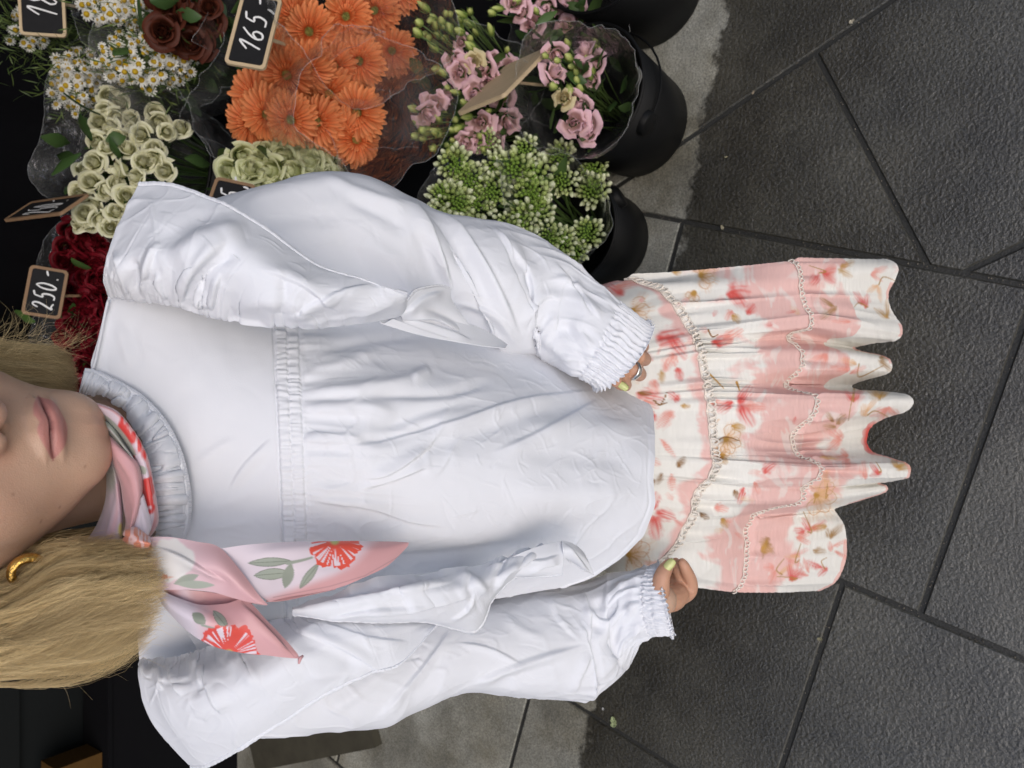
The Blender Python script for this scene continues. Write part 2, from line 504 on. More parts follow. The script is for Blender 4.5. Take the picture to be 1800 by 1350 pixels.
def bucket(c, z0, h, r0, r1, label, turn=0.0):
    e = empty("flower_bucket", (c[0], c[1], z0), label, "bucket", "black flower buckets")
    o3 = (0, 0, 0)
    prof = [(0.0, 0.0), (r0 - 0.006, 0.0), (r0, 0.006), (r1, h), (r1 - 0.004, h), (r0 - 0.004, 0.012), (0.0, 0.012)]
    mb = MB(); mb.grid(np.array([ring(o3, max(r, 1e-4), z) for r, z in prof]), closed=True)
    mb.build("bucket_wall", M_BUCKET, e, loc=(0, 0, 0))
    mb = MB(); t = np.linspace(0, 2 * pi, 64, endpoint=False)
    mb.grid(np.array([[( (r1 + 0.004 * cos(q)) * cos(a), (r1 + 0.004 * cos(q)) * sin(a), h + 0.004 * sin(q)) for a in t] for q in np.linspace(0, 2 * pi, 9)]), closed=True)
    mb.build("rim", M_BUCKET, e, loc=(0, 0, 0))
    for s_ in (0, pi):                                         # round bosses that hold the handle
        a = turn + s_
        rr = r0 + (r1 - r0) * 0.8
        n = np.array([cos(a), sin(a), -0.12]); Rm = frame(n)
        prof = [(0.0001, 0.012), (0.024, 0.012), (0.027, 0.009), (0.028, -0.006)]
        P = np.array([[np.array([rr * cos(a), rr * sin(a), h * 0.78]) + Rm @ np.array([r * cos(q), r * sin(q), z]) for q in np.linspace(0, 2 * pi, 24, endpoint=False)] for r, z in prof])
        mb = MB(); mb.grid(P[::-1], closed=True); mb.build("handle_boss", M_BUCKET, e, loc=(0, 0, 0))
    w_ = np.array([c[0], c[1]]) / np.linalg.norm(c[:2])            # the wire handle hangs down at the back
    sg = 1.0 if (np.array([-sin(turn), cos(turn)]) @ w_) > 0 else -1.0
    th = np.linspace(0, pi, 20)
    pts = [(cos(turn) * (r1 + 0.004) * cos(q) - sg * sin(turn) * (r1 + 0.012) * sin(q), sin(turn) * (r1 + 0.004) * cos(q) + sg * cos(turn) * (r1 + 0.012) * sin(q), h * 0.78 - 0.02 * sin(q)) for q in th]
    mb = MB(); mb.tube(pts, 0.0025, 6); mb.build("handle", M_BUCKET, e, loc=(0, 0, 0))
    return e

def front_base(px, py, r, push=0.0):
    p = at(px, py, z=0)
    v = unit(np.array([p[0], p[1], 0])); return p + v * (r + push)
B1 = front_base(1193, 262, 0.125)
bucket(B1, 0.0, 0.27, 0.125, 0.142, "black bucket on the dry stone holding the pink lisianthus", turn=4.15)
B0 = front_base(1206, 45, 0.13)
bucket(B0, 0.0, 0.27, 0.13, 0.145, "black bucket cut by the picture edge beyond the pink lisianthus", turn=2.0)
B2 = front_base(1137, 446, 0.115)
bucket(B2, 0.0, 0.20, 0.115, 0.130, "black bucket half hidden by the skirt under the white buds", turn=2.1)

# ------------------------------------------------------------------ single flowers, modelled once and copied
def gerbera_mesh(seed):
    r_ = np.random.default_rng(seed); mb = MB()
    for L, (n, l0, w, tilt, z0) in enumerate(((30, 0.049, 0.0062, 0.10, 0.0), (26, 0.043, 0.0056, 0.28, 0.0025), (24, 0.017, 0.0026, 0.55, 0.004))):
        for k in range(n):
            a = 2 * pi * (k + 0.5 * (L % 2)) / n + r_.normal(0, 0.03)
            l_ = l0 * r_.uniform(0.9, 1.06); tl = tilt + r_.normal(0, 0.09); tw = r_.normal(0, 0.25)
            u = np.linspace(0, 1, 6)[:, None]; v = np.linspace(-1, 1, 5)[None, :]
            wid = w * (0.45 + 0.75 * u ** 0.7) * np.sqrt(np.clip(1 - ((u - 0.55) / 0.46) ** 4, 0.05, 1)) * (1 - 0.15 * (np.abs(v) < 0.1) * (u > 0.98))
            rad = 0.009 + l_ * u + 0 * v
            side = v * wid
            zz = z0 + np.sin(tl) * l_ * u - 0.012 * u ** 2.2 * (1.2 - L * 0.4) + 0.0016 * np.cos(v * pi) * -1 + side * tw * 0.5
            P = np.stack([rad * cos(a) - side * sin(a), rad * sin(a) + side * cos(a), zz + 0 * side], -1)
            base = np.array([0.72, 0.13, 0.028]) * r_.uniform(0.9, 1.05); tip = np.array([0.88, 0.34, 0.13]) * r_.uniform(0.92, 1.05)
            uu = (u ** 1.3 + 0 * v)[..., None]
            c = base * (1 - uu) + tip * uu
            c = c * (1 - 0.22 * (np.abs(v) < 0.3) + 0 * u)[..., None]
            mb.grid(P, c)
    me = mb.mesh("gerbera_petals", M_PETAL)
    mb = MB(); n = 150                                           # florets of the eye
    for k in range(n):
        rr = 0.0150 * math.sqrt((k + .5) / n); a = k * 2.39996
        f = rr / 0.0150
        col = np.array([0.62, 0.62, 0.20]) * r_.uniform(0.8, 1.2) if f < 0.78 else np.array([0.55, 0.16, 0.03]) * r_.uniform(0.8, 1.2)
        h = 0.0085 - 0.003 * f * f + (0.002 if f > 0.78 else 0)
        d = np.array([cos(a), sin(a), 0]); p = np.array([rr * cos(a), rr * sin(a), 0.0])
        t = np.array([-sin(a), cos(a), 0])
        s_ = 0.0011
        mb.add([p - t * s_, p + t * s_, p + d * s_ * 1.4, p + [0, 0, h] + d * 0.001 * f], [(0, 1, 3), (1, 2, 3), (2, 0, 3)], col)
    me2 = mb.mesh("flower_eye", M_PETAL, smooth=False)
    return me, me2

def rose_mesh(seed, R, H, colA, colB, n=17, wave=0.0, openness=1.0):
    r_ = np.random.default_rng(seed); mb = MB()
    for i in range(n):
        f = (i + 0.6) / n
        a0 = i * 2.4 + r_.normal(0, 0.18); span = 1.45 - 0.5 * f
        rad = R * (0.045 + 0.85 * f ** 1.22); h = H * (1.06 - 0.10 * f - 0.34 * f ** 3) * r_.uniform(0.92, 1.06)
        u = np.linspace(-1, 1, 9)[None, :]; v = np.linspace(0, 1, 8)[:, None]
        ang = a0 + u * span * (0.6 + 0.4 * np.sin(np.minimum(v * 1.25, 1) * pi / 2))
        curl = max(0.0, (f - 0.42) / 0.58) ** 1.1 * openness
        lean = 0.35 + 0.75 * f                                       # inner petals close over, outer ones open
        rr = rad * (0.45 + 0.55 * np.sin(v ** 0.8 * pi / 2) * lean) + R * 0.42 * curl * np.clip(v - 0.55, 0, 1) ** 1.5 * 2.6 - 0.13 * rad * u ** 2 * v
        shut = 0.88 * max(0.0, 1 - f * 1.25)                           # the heart of the flower stays closed
        rr = rr * (1 - shut * smooth01(.45, 1.0, v + .10 * u) ** 1.3)
        rr = rr + R * .05 * np.abs(u) ** 3 * v ** 2 * (1 if i % 2 else -.6)
        hh = h * (v ** 0.9) * (1 - 0.22 * u ** 4) - H * 0.50 * curl * np.clip(v - 0.62, 0, 1) ** 1.5 * 3.0 + H * .05 * np.exp(-(u / .25) ** 2) * v ** 4
        wv = wave * R * np.sin(ang * 7 + i) * v ** 3
        nz = 0.035 * R * np.sin(u * 5 + i * 1.7) * v ** 2
        P = np.stack([(rr + wv + nz) * np.cos(ang), (rr + wv + nz) * np.sin(ang), hh - H * 0.45 + wv * 0.8 + 0 * u], -1)
        vv = (v ** 2.2 + 0 * u)[..., None]
        c = (np.asarray(colA) * (1 - vv) + np.asarray(colB) * vv) * r_.uniform(0.9, 1.05)
        mb.grid(P, c)
    for k in range(5):                                             # sepals under the flower
        a = k * 1.2566; u = np.linspace(0, 1, 4)[:, None]; v = np.linspace(-1, 1, 3)[None, :]
        rr = R * (0.15 + 0.75 * u); sd = v * R * 0.16 * (1 - u)
        P = np.stack([rr * cos(a) - sd * sin(a), rr * sin(a) + sd * cos(a), -H * 0.46 + 0.2 * H * u ** 2 + 0 * v], -1)
        mb.grid(P, (0.07, 0.13, 0.03))
    return mb.mesh("rose_petals", M_PETAL)

def bud(mb, p, n, l, r, cA, cB, k=7):
    R = frame(n)
    u = np.linspace(0, 1, 6); prof = np.array([0.35, 0.85, 1.0, 0.95, 0.68, 0.10])
    t = np.linspace(0, 2 * pi, k, endpoint=False)
    P = np.array([[p + R @ np.array([prof[i] * r * (1 + .08 * cos(3 * a)) * cos(a), prof[i] * r * (1 + .08 * cos(3 * a)) * sin(a), l * u[i]]) for a in t] for i in range(6)])
    c = np.array([[np.asarray(cA) * (1 - u[i]) + np.asarray(cB) * u[i]] * k for i in range(6)])
    mb.grid(P, c, closed=True)

def bud_cluster_mesh(seed):
    """spike of star-of-Bethlehem: green points in the middle, fat pale buds round them"""
    r_ = np.random.default_rng(seed); mb = MB(); n = 54
    for k in range(n):
        f = (k + 0.5) / n; a = k * 2.39996 + r_.normal(0, .1)
        rr = 0.033 * f ** 0.62; z = 0.030 * (1 - f ** 1.6)
        d = unit([cos(a) * (0.1 + .75 * f), sin(a) * (0.1 + .75 * f), 1.15 - 0.55 * f])
        l = (0.011 + 0.011 * f) * r_.uniform(0.85, 1.15); w = (0.0034 + 0.0036 * f) * r_.uniform(0.9, 1.1)
        g = np.array([0.17, 0.27, 0.045]); mid = np.array([0.44, 0.52, 0.17]); wh = np.array([0.80, 0.82, 0.58])
        m_ = smooth01(0.15, 0.75, f); q = smooth01(0.45, 1.0, f + r_.normal(0, .1))
        cA = g * (1 - m_ * .6) + mid * m_ * .6; cB = (g * 1.2 * (1 - m_) + mid * m_) * (1 - q) + wh * q
        bud(mb, np.array([rr * cos(a), rr * sin(a), z - 0.012]), d, l, w, cA, cB, 6)
    mb.tube([(0, 0, -0.10), (0, 0, 0.02)], 0.004, 5, (0.10, 0.18, 0.04))
    return mb.mesh("bud_cluster", M_BUD)

def daisy_mesh(seed):
    r_ = np.random.default_rng(seed); mb = MB(); n = 12
    droop = r_.uniform(-0.1, 0.5)
    for k in range(n):
        a = 2 * pi * k / n + r_.normal(0, .06); l = 0.0092 * r_.uniform(.9, 1.1)
        u = np.linspace(0, 1, 3)[:, None]; v = np.linspace(-1, 1, 3)[None, :]
        rr = 0.0035 + l * u; sd = v * 0.0019 * np.array([0.8, 1.15, 0.7])[:, None]
        P = np.stack([rr * cos(a) - sd * sin(a), rr * sin(a) + sd * cos(a), -droop * l * u ** 1.5 + 0.0003 * np.cos(v * 3) + 0 * u], -1)
        mb.grid(P, (0.80, 0.79, 0.72))
    a_ = mb.mesh("daisy_petals", M_PETAL)
    mb = MB(); t = np.linspace(0, 2 * pi, 9, endpoint=False)
    P = np.array([[(r * cos(a), r * sin(a), z) for a in t] for r, z in ((0.0058, -0.001), (0.0056, 0.0016), (0.0042, 0.0040), (0.0020, 0.0054), (0.0001, 0.0057))])
    mb.grid(P, (0.56, 0.37, 0.02), closed=True)
    return a_, mb.mesh("daisy_eye", M_PETAL)

def lisianthus_mesh(seed, pale=False):
    A, B = ((0.62, 0.50, 0.26), (0.68, 0.60, 0.36)) if pale else ((0.74, 0.48, 0.44), (0.88, 0.56, 0.64))
    return rose_mesh(seed, 0.031, 0.034, A, B, n=11, wave=0.09, openness=1.25)

def lisi_bud_mesh(seed):
    r_ = np.random.default_rng(seed); mb = MB()
    bud(mb, np.zeros(3), (0, 0, 1), 0.026 * r_.uniform(.8, 1.2), 0.0068 * r_.uniform(.85, 1.2), (0.22, 0.31, 0.055), (0.50, 0.54, 0.18), 8)
    for k in range(5):
        a = k * 1.2566
        mb.tube([(0.004 * cos(a), 0.004 * sin(a), 0.0), (0.008 * cos(a), 0.008 * sin(a), 0.009), (0.009 * cos(a), 0.009 * sin(a), 0.018)], [0.0011, 0.0009, 0.0002], 4, (0.16, 0.25, 0.05), False)
    return mb.mesh("lisianthus_bud", M_BUD)

# ------------------------------------------------------------------ bouquets
CAMv = CAM.copy()
def head(parent, name, me, p, n, s=1.0, spin=None, sub=None, subname=None):
    R = frame(n, random.uniform(0, 6.28) if spin is None else spin)
    o = bpy.data.objects.new(name, me); COL.objects.link(o); o.parent = parent
    o.matrix_local = Matrix.Translation(Vector(p) - Vector(parent.location)) @ Matrix(R.tolist()).to_4x4() @ Matrix.Scale(s, 4)
    if sub is not None:
        c = bpy.data.objects.new(subname, sub); COL.objects.link(c); c.parent = o
    return o

def stems(parent, pts, base, col=(0.07, 0.12, 0.03), r=0.0028, name="stem_bundle"):
    mb = MB()
    for p in pts:
        b = np.asarray(base) + np.array([random.uniform(-.025, .025), random.uniform(-.025, .025), 0])
        m = (np.asarray(p) * .55 + b * .45) + np.array([0, 0, 0.03])
        mb.tube(catmull([p, m, b], 6), r, 5, col)
    o = mb.build(name, M_LEAF, parent); o['kind'] = 'stuff'
    return o

def leaves(parent, centre, spread, n, l, w, axis, cols=((0.035, 0.075, 0.02), (0.075, 0.13, 0.035)), name="foliage"):
    mb = MB()
    for k in range(n):
        p = np.asarray(centre) + rng.normal(0, 1, 3) * spread
        d = unit(np.asarray(axis) * 0.7 + rng.normal(0, 0.6, 3)); R = frame(np.cross(d, rng.normal(0, 1, 3)))
        side = unit(np.cross(d, R[:, 2])); nn = np.cross(d, side)
        ll, ww = l * rng.uniform(.6, 1.3), w * rng.uniform(.7, 1.2)
        u = np.linspace(0, 1, 5)[:, None, None]; v = np.array([-1, 0, 1.])[None, :, None]
        P = p + d * ll * u + side * v * ww * np.sin(np.clip(u, .04, .97) * pi) + nn * (0.25 * ll * u ** 2 - 0.25 * ww * (1 - np.abs(v)))
        f = rng.uniform(0, 1); c = np.array(cols[0]) * (1 - f) + np.array(cols[1]) * f
        mb.grid(P, c)
    o = mb.build(name, M_LEAF, parent); o['kind'] = 'stuff'
    return o

def wrap(parent, base, axis, length, r0, r1, seed, ragged=0.03, open_a=None, turn=0.0, flat=1.0):
    """crumpled clear film rolled into a cone round the stems and flowers"""
    R = frame(axis, turn)
    n, m = 40, 96
    s = np.linspace(0, 1, n)[:, None]; a = np.linspace(0, 2 * pi * 1.04, m)[None, :]
    rag = ragged * (vnoise(np.stack([a[0] * 1.1, 0 * a[0] + seed], 1), seed) + 1.1 * np.abs(np.sin(a[0] * 1.0 + seed)))[None, :]
    rad = r0 + (r1 - r0) * s ** 0.9
    q = np.stack(np.broadcast_arrays(np.cos(a) * 2.2 + seed, np.sin(a) * 2.2, s * 5.0), -1).reshape(-1, 3)
    cr = (fbm(q * 1.6, 4, seed) + 0.5 * (np.abs(vnoise(q * 3.0, seed + 5)) - 0.4)).reshape(n, m)
    corner = np.abs(np.cos(a * 2 + seed)) ** 0.7
    rad = rad * (1 + (0.10 * cr + 0.16 * (corner - .5) * s) * s ** 0.6) + 0.004 * a / 6.5
    z = length * s + rag * s ** 6 * 1.0
    P = np.stack([rad * np.cos(a), rad * np.sin(a) * flat, z + 0 * a], -1).reshape(-1, 3) @ R.T + np.asarray(base)
    me = np_mesh("cellophane_wrap", P, grid_faces_np(n, m), M_CELLO)
    w = link("cellophane_wrap", me, parent)
    G = P.reshape(n, m, 3); mb = MB()
    mb.tube(G[-1], 0.0004, 5); 
    for j in (0, m - 1): mb.tube(G[8:, j], 0.0005, 5)
    for k in range(3):                                             # pale tubes put glints on the film's hard creases
        j = (int(m * (k + .3) / 7) + seed * 5) % (m - 8); i0 = 14 + (seed * 3 + k * 5) % 12
        pth = [G[min(i0 + q * 2, n - 1), j + (q * (1 if k % 2 else -1)) // 2 % 6] for q in range(8)]
        mb.tube(pth, 0.00045, 4)
    mb.build("wrap_edge_glint", M_FILM_GLINT, w)
    return w

up = np.array([0, 0, 1.0])
def toward_cam(p, up_w=0.5, side=(0, 0, 0)):
    return unit(unit(CAMv - np.asarray(p)) * (1 - up_w) + up * up_w + np.asarray(side))

def bouquet(name_label, base_c, z0):
    return empty("flower_bouquet", (base_c[0], base_c[1], z0), name_label, "bouquet", "wrapped bouquets on the flower stall")

# --- orange gerberas
GB = [gerbera_mesh(s) for s in range(4)]
def gerbera_bunch(label, heads, base, wr, seed):
    e = bouquet(label, base, base[2])
    pts = []
    for i, (px, py, Y, tilt) in enumerate(heads):
        p = at(px, py, Y=Y); pts.append(p)
        n = unit(toward_cam(p, 0.25) + np.array([tilt[0], tilt[2] if len(tilt) > 2 else 0, tilt[1]]))
        a, b = GB[(i + seed) % 4]
        head(e, "gerbera", a, p, n, random.uniform(0.95, 1.06), sub=b, subname="flower_eye")
    stems(e, [p + np.array([0, .01, -.012]) for p in pts], base, (0.12, 0.15, 0.05), 0.003)
    if wr: wrap(e, *wr)
    return e
gbase = at(500, 180, Y=1.45) + np.array([0, 0, -0.22])
h1 = [(632, 108, 1.19, (.05, .1)), (690, 90, 1.215, (.25, .1)), (540, 120, 1.24, (-.9, .2)), (590, 118, 1.235, (-.2, .9)), (545, 55, 1.27, (-.5, .6)),
      (505, 130, 1.27, (-.9, .2)), (610, 30, 1.25, (.1, .9)), (565, 95, 1.27, (-.3, .9)), (660, 20, 1.24, (.3, .7)), (580, 165, 1.24, (-.4, .5)), (520, 30, 1.32, (-.5, .8)), (480, 90, 1.36, (-.6, .5)),
      (598, -30, 1.28, (0, .8)), (655, -45, 1.27, (.3, .6)), (700, -10, 1.22, (.6, .2))]
gerbera_bunch("bunch of orange gerberas in cellophane behind the 165 sign, heads facing out", h1, gbase + [0.05, 0.05, -.05],
              (at(455, 70, Y=1.50) + [0, 0, -0.10], unit(at(650, 50, Y=1.14) - at(455, 70, Y=1.50) + np.array([0, 0, .16])), 0.47, 0.05, 0.165, 3, 0.06), 0)
h2 = [(628, 198, 1.185, (-.05, .1)), (512, 210, 1.25, (-.5, .35)), (560, 215, 1.235, (-.1, .6)), (625, 245, 1.20, (.1, -.6)), (600, 235, 1.215, (-.2, -.4)), (585, 190, 1.25, (-.4, .5)), (470, 200, 1.31, (-.7, .5)), (450, 170, 1.36, (-.4, .7)), (440, 215, 1.38, (-.5, .4))]
gerbera_bunch("smaller bunch of orange gerberas in cellophane above the cream roses", h2, gbase + [-.03, 0, -.05],
              (at(430, 200, Y=1.50) + [0, 0, -0.06], unit(at(640, 215, Y=1.14) - at(430, 200, Y=1.50) + np.array([0, 0, .12])), 0.46, 0.045, 0.135, 9, 0.07), 1)

# --- pink lisianthus
LI = [lisianthus_mesh(20 + s) for s in range(3)] + [lisianthus_mesh(25, True)]
LB = [lisi_bud_mesh(30 + s) for s in range(4)]
def lisi_bunch(label, flowers, buds, base, wr=None, sc=1.0):
    e = bouquet(label, base, base[2]); pts = []
    for i, (px, py, Y, k, s) in enumerate(flowers):
        p = at(px, py, Y=Y); pts.append(p)
        head(e, "lisianthus_flower", LI[k], p, toward_cam(p, 0.2, rng.normal(0, .33, 3)), s * sc)
    for i, (px, py, Y) in enumerate(buds):
        p = at(px, py, Y=Y); pts.append(p)
        d = unit(unit(p - np.asarray(base)) * .8 + up * .3 + rng.normal(0, .35, 3))
        head(e, "flower_bud", LB[i % 4], p, d, rng.uniform(.85, 1.2) * sc)
    stems(e, pts, base, (0.10, 0.16, 0.045), 0.0016)
    c = np.mean(pts, 0)
    leaves(e, c - np.array([0, -.03, .05]), 0.05, 60, 0.05, 0.013, up)
    if wr: wrap(e, *wr)
    return e
bl = at(880, 170, Y=1.12) + [0, 0, -.28]
fl = [(808, 128, 1.02, 0, .95), (800, 105, 1.03, 1, .85), (848, 118, 1.0, 2, 1.05), (868, 108, 1.01, 0, .7), (832, 108, .995, 3, .75), (895, 115, 1.0, 1, .75),
      (752, 200, 1.05, 0, .9), (765, 180, 1.06, 2, .85), (782, 172, 1.06, 1, .8), (845, 215, 1.0, 1, .95), (893, 215, .98, 0, 1.05), (818, 250, 1.02, 2, .75), (880, 170, .99, 0, .9), (860, 140, 1.0, 1, 1.0), (810, 75, 1.05, 2, .6), (835, 245, 1.01, 1, .9), (870, 248, 1.0, 0, .9), (835, 165, 1.0, 2, .9)]
bd = [(815, 58, 1.03), (865, 62, 1.0), (827, 72, 1.02), (835, 88, 1.0), (890, 92, .99), (770, 90, 1.06), (776, 122, 1.05), (784, 132, 1.05), (790, 156, 1.04), (808, 163, 1.03),
      (863, 195, .99), (800, 208, 1.03), (830, 205, 1.0), (890, 172, .98), (800, 230, 1.03), (845, 240, 1.0), (770, 235, 1.05), (783, 255, 1.04), (795, 255, 1.03), (757, 228, 1.06), (735, 195, 1.07), (748, 245, 1.06), (850, 262, 1.0), (820, 185, 1.02), (765, 258, 1.05), (775, 215, 1.05), (812, 222, 1.02)]
bd += [(740 + random.uniform(0, 110), 20 + random.uniform(0, 55), 1.08 + random.uniform(-.04, .03)) for _ in range(26)]
bd += [(735 + random.uniform(0, 90), 195 + random.uniform(0, 80), 1.07 + random.uniform(-.03, .03)) for _ in range(22)]
lisi_bunch("pink lisianthus bunch with many green buds left of the blank sign back", fl, bd, bl,
           (bl + [0, 0.06, .02], unit(at(830, 150, Y=.99) - bl + np.array([0, -.02, .10])), 0.36, 0.04, 0.15, 12, 0.05))
fl = [(1028, 88, .83, 0, .98), (1046, 112, .825, 1, .85), (978, 96, .86, 1, .85), (975, 128, .85, 2, .95), (1022, 120, .83, 2, .7), (990, 172, .84, 3, .7), (1003, 178, .84, 0, .75), (1008, 215, .835, 1, 1.05), (1030, 218, .82, 0, .9), (1040, 140, .83, 2, .75), (1022, 190, .83, 1, .85), (1035, 235, .82, 1, .75)]
bd = [(962, 100, .86), (1000, 82, .85), (983, 108, .845), (1006, 108, .835), (1012, 120, .83), (1014, 132, .83), (976, 155, .845), (1000, 150, .835), (1044, 130, .825), (1040, 140, .825), (1052, 82, .83), (1020, 162, .83), (1035, 105, .83), (1055, 92, .83), (1015, 148, .83)]
lisi_bunch("small pink lisianthus bunch in clear wrap at the bucket's front rim", fl, bd, np.array([B1[0], B1[1] + .02, 0.05]),
           (np.array([B1[0] + .02, B1[1] + .06, 0.12]), unit(at(1010, 160, Y=.80) - np.array([B1[0] + .02, B1[1] + .06, 0.12])), 0.285, 0.06, 0.125, 21, 0.03))
fl = [(985, 5, .93, 0, 1.1), (935, 42, .96, 1, 1.0), (960, 12, .94, 2, .9), (915, 20, .97, 1, .8), (1005, 30, .93, 2, .9), (995, 45, .92, 1, .8), (905, 5, .97, 0, .8), (950, -15, .95, 2, .9), (1010, 5, .92, 0, .8)]
bd = [(915, 2, .96), (885, 15, .99), (870, 25, 1.0), (1020, -5, .92), (945, 25, .94), (900, -12, .97)]
lisi_bunch("deep pink lisianthus bunch at the picture edge beyond the bucket rim", fl, bd, at(1000, 30, Y=1.02) + [0, 0, -.22],
           (at(1000, 40, Y=1.02) + [0, 0, -.15], unit(at(960, 5, Y=.90) - at(1000, 40, Y=1.02) + np.array([0, 0, .15])), 0.29, 0.05, 0.14, 33, 0.03))

# --- white buds (star-of-Bethlehem)
BC = [bud_cluster_mesh(40 + s) for s in range(4)]
cl = [(925, 265, .93, .8), (985, 275, .90, .85), (905, 300, .94, 1.1), (945, 312, .91, 1.1), (990, 318, .89, .85), (930, 345, .92, 1.1), (875, 295, .98, .9), (1045, 300, .865, .9), (1042, 335, .86, .95), (800, 290, 1.03, .95), (825, 315, 1.01, .95), (800, 355, 1.02, .95), (840, 360, 1.0, .9), (780, 345, 1.04, .85), (920, 385, .92, .95), (985, 425, .875, .85), (965, 415, .885, .8), (1033, 410, .845, .85), (865, 335, .97, .9), (1010, 440, .865, .75), (945, 372, .905, .85), (890, 400, .94, .8), (770, 385, 1.03, .9), (830, 400, .99, .9), (855, 250, 1.0, .7)]
wb = np.array([B2[0], B2[1] + .02, 0.04])
e = bouquet("green and white star-of-Bethlehem buds beside the white sleeve", wb, 0.04)
pts = []
for i, (px, py, Y, s) in enumerate(cl):
    p = at(px, py, Y=Y); pts.append(p)
    head(e, "bud_cluster", BC[i % 4], p, toward_cam(p, 0.2, rng.normal(0, .22, 3)), s)
stems(e, pts, wb, (0.09, 0.15, 0.04), 0.003)
leaves(e, np.mean(pts, 0) - [0, -.02, .07], 0.05, 50, 0.09, 0.012, up)
wrap(e, wb + [0, .03, .04], unit(at(990, 370, Y=.86) - wb + np.array([0, 0, .02])), 0.25, 0.05, 0.13, 44, 0.03)
wrap(e, wb + [0.03, .08, .06], unit(at(850, 330, Y=.98) - wb + np.array([0, 0, .03])), 0.31, 0.05, 0.12, 45, 0.03)

# --- cream roses, two bunches; red roses
RC = [rose_mesh(50 + s, 0.027, 0.044, (0.60, 0.59, 0.30), (0.86, 0.84, 0.62), 20) for s in range(4)]
RG = [rose_mesh(56 + s, 0.028, 0.044, (0.50, 0.54, 0.20), (0.84, 0.85, 0.56), 20) for s in range(3)]
RR = [rose_mesh(60 + s, 0.028, 0.044, (0.05, 0.002, 0.004), (0.22, 0.006, 0.016), 15) for s in range(3)]
def rose_bunch(label, meshes, heads, base, wr, seed, s0=1.0, green=(0.035, 0.075, 0.02)):
    e = bouquet(label, base, base[2]); pts = []
    for i, (px, py, Y, s) in enumerate(heads):
        p = at(px, py, Y=Y); pts.append(p)
        head(e, "rose", meshes[i % len(meshes)], p, toward_cam(p, 0.3, rng.normal(0, .3, 3)), s * s0)
    stems(e, [p - np.array([0, -.01, .02]) for p in pts], base, (0.05, 0.09, 0.025), 0.003)
    leaves(e, np.mean(pts, 0) - [0, -.05, .06], 0.06, 60, 0.06, 0.016, up, (green, (0.06, 0.11, 0.03)))
    for w_ in wr: wrap(e, *w_)
    return e
rb = at(330, 290, Y=1.78) + [0, 0, -.25]
hd = [(248, 236, 1.62, 1.0), (278, 215, 1.63, 1.0), (272, 200, 1.65, .9), (293, 232, 1.60, .8), (318, 225, 1.61, .9), (270, 262, 1.60, .95), (225, 262, 1.64, .95), (252, 285, 1.60, 1.0), (208, 300, 1.64, 1.0), (290, 300, 1.58, 1.0), (270, 280, 1.59, .9), (240, 312, 1.60, .9), (222, 345, 1.62, 1.0), (250, 340, 1.60, .9), (165, 285, 1.70, 1.0), (190, 260, 1.68, .9), (195, 225, 1.70, .9), (175, 215, 1.72, 1.0), (205, 205, 1.70, .9), (230, 210, 1.68, .9), (185, 195, 1.72, .9), (160, 320, 1.70, 1.0), (185, 335, 1.67, .9), (150, 375, 1.70, 1.0), (175, 385, 1.68, .9), (205, 372, 1.64, .9), (190, 170, 1.74, 1.), (212, 180, 1.72, .9), (140, 340, 1.73, .9), (230, 230, 1.66, .9), (195, 400, 1.66, .9), (205, 325, 1.65, .9), (225, 385, 1.63, .9), (155, 395, 1.71, .8), (170, 250, 1.71, .9), (150, 300, 1.73, .9), (140, 390, 1.73, .9), (165, 360, 1.70, .9), (205, 240, 1.68, .8)]
rose_bunch("cream roses in clear wrap between the daisies and the white shoulder ruffle", RC, hd, rb,
           [(rb + [0, 0, .05], unit(at(240, 290, Y=1.58) - rb + np.array([0, 0, .04])), 0.42, 0.06, 0.17, 51, 0.05), (rb + [0.0, .05, .1], unit(at(180, 240, Y=1.68) - rb + np.array([0, 0, .04])), 0.38, 0.06, 0.15, 52, 0.05)], 0, .92)
bk = at(330, 300, Y=1.78); bucket(np.array([bk[0], 1.80, 0]), bk[2] - 0.22, 0.235, 0.12, 0.142, "black bucket under the wrapped cream roses", 1.0)
rb2 = at(520, 330, Y=1.45) + [0, 0, -.25]
hd = [(402, 300, 1.36, 1.0), (425, 275, 1.36, 1.05), (440, 300, 1.33, 1.1), (465, 268, 1.34, 1.05), (478, 300, 1.31, 1.1), (500, 275, 1.31, 1.1), (515, 302, 1.29, 1.), (535, 270, 1.29, 1.), (548, 285, 1.27, 1.), (575, 275, 1.26, 1.05), (565, 300, 1.26, .95), (450, 325, 1.33, 1.), (495, 325, 1.30, 1.), (540, 315, 1.28, 1.), (415, 325, 1.36, 1.), (470, 340, 1.32, 1.0), (520, 345, 1.30, 1.0), (580, 310, 1.25, .9), (490, 255, 1.34, .9), (455, 285, 1.34, 1), (560, 262, 1.29, .85)]
rose_bunch("pale green-white roses between the gerberas and the white sleeve", RG, hd, rb2,
           [(rb2 + [0, 0, .05], unit(at(500, 310, Y=1.27) - rb2 + np.array([0, 0, .04])), 0.31, 0.06, 0.13, 61, 0.03)], 0, 1.05)
rb3 = at(180, 560, Y=1.95) + [0, 0, -.25]
hd = [(118 + (i % 5) * 19 + random.uniform(-7, 7), 412 + (i // 5) * 20 + random.uniform(-6, 6), 1.84 - (i % 5) * .018, random.uniform(.9, 1.15)) for i in range(70)]
rose_bunch("dark red roses between the 250 sign and the white blouse", RR, hd, rb3, [(rb3 + [0, 0, .02], unit(at(150, 500, Y=1.78) - rb3), 0.33, 0.07, 0.2, 71, 0.03)], 0, 1.0, (0.07, 0.14, 0.03))

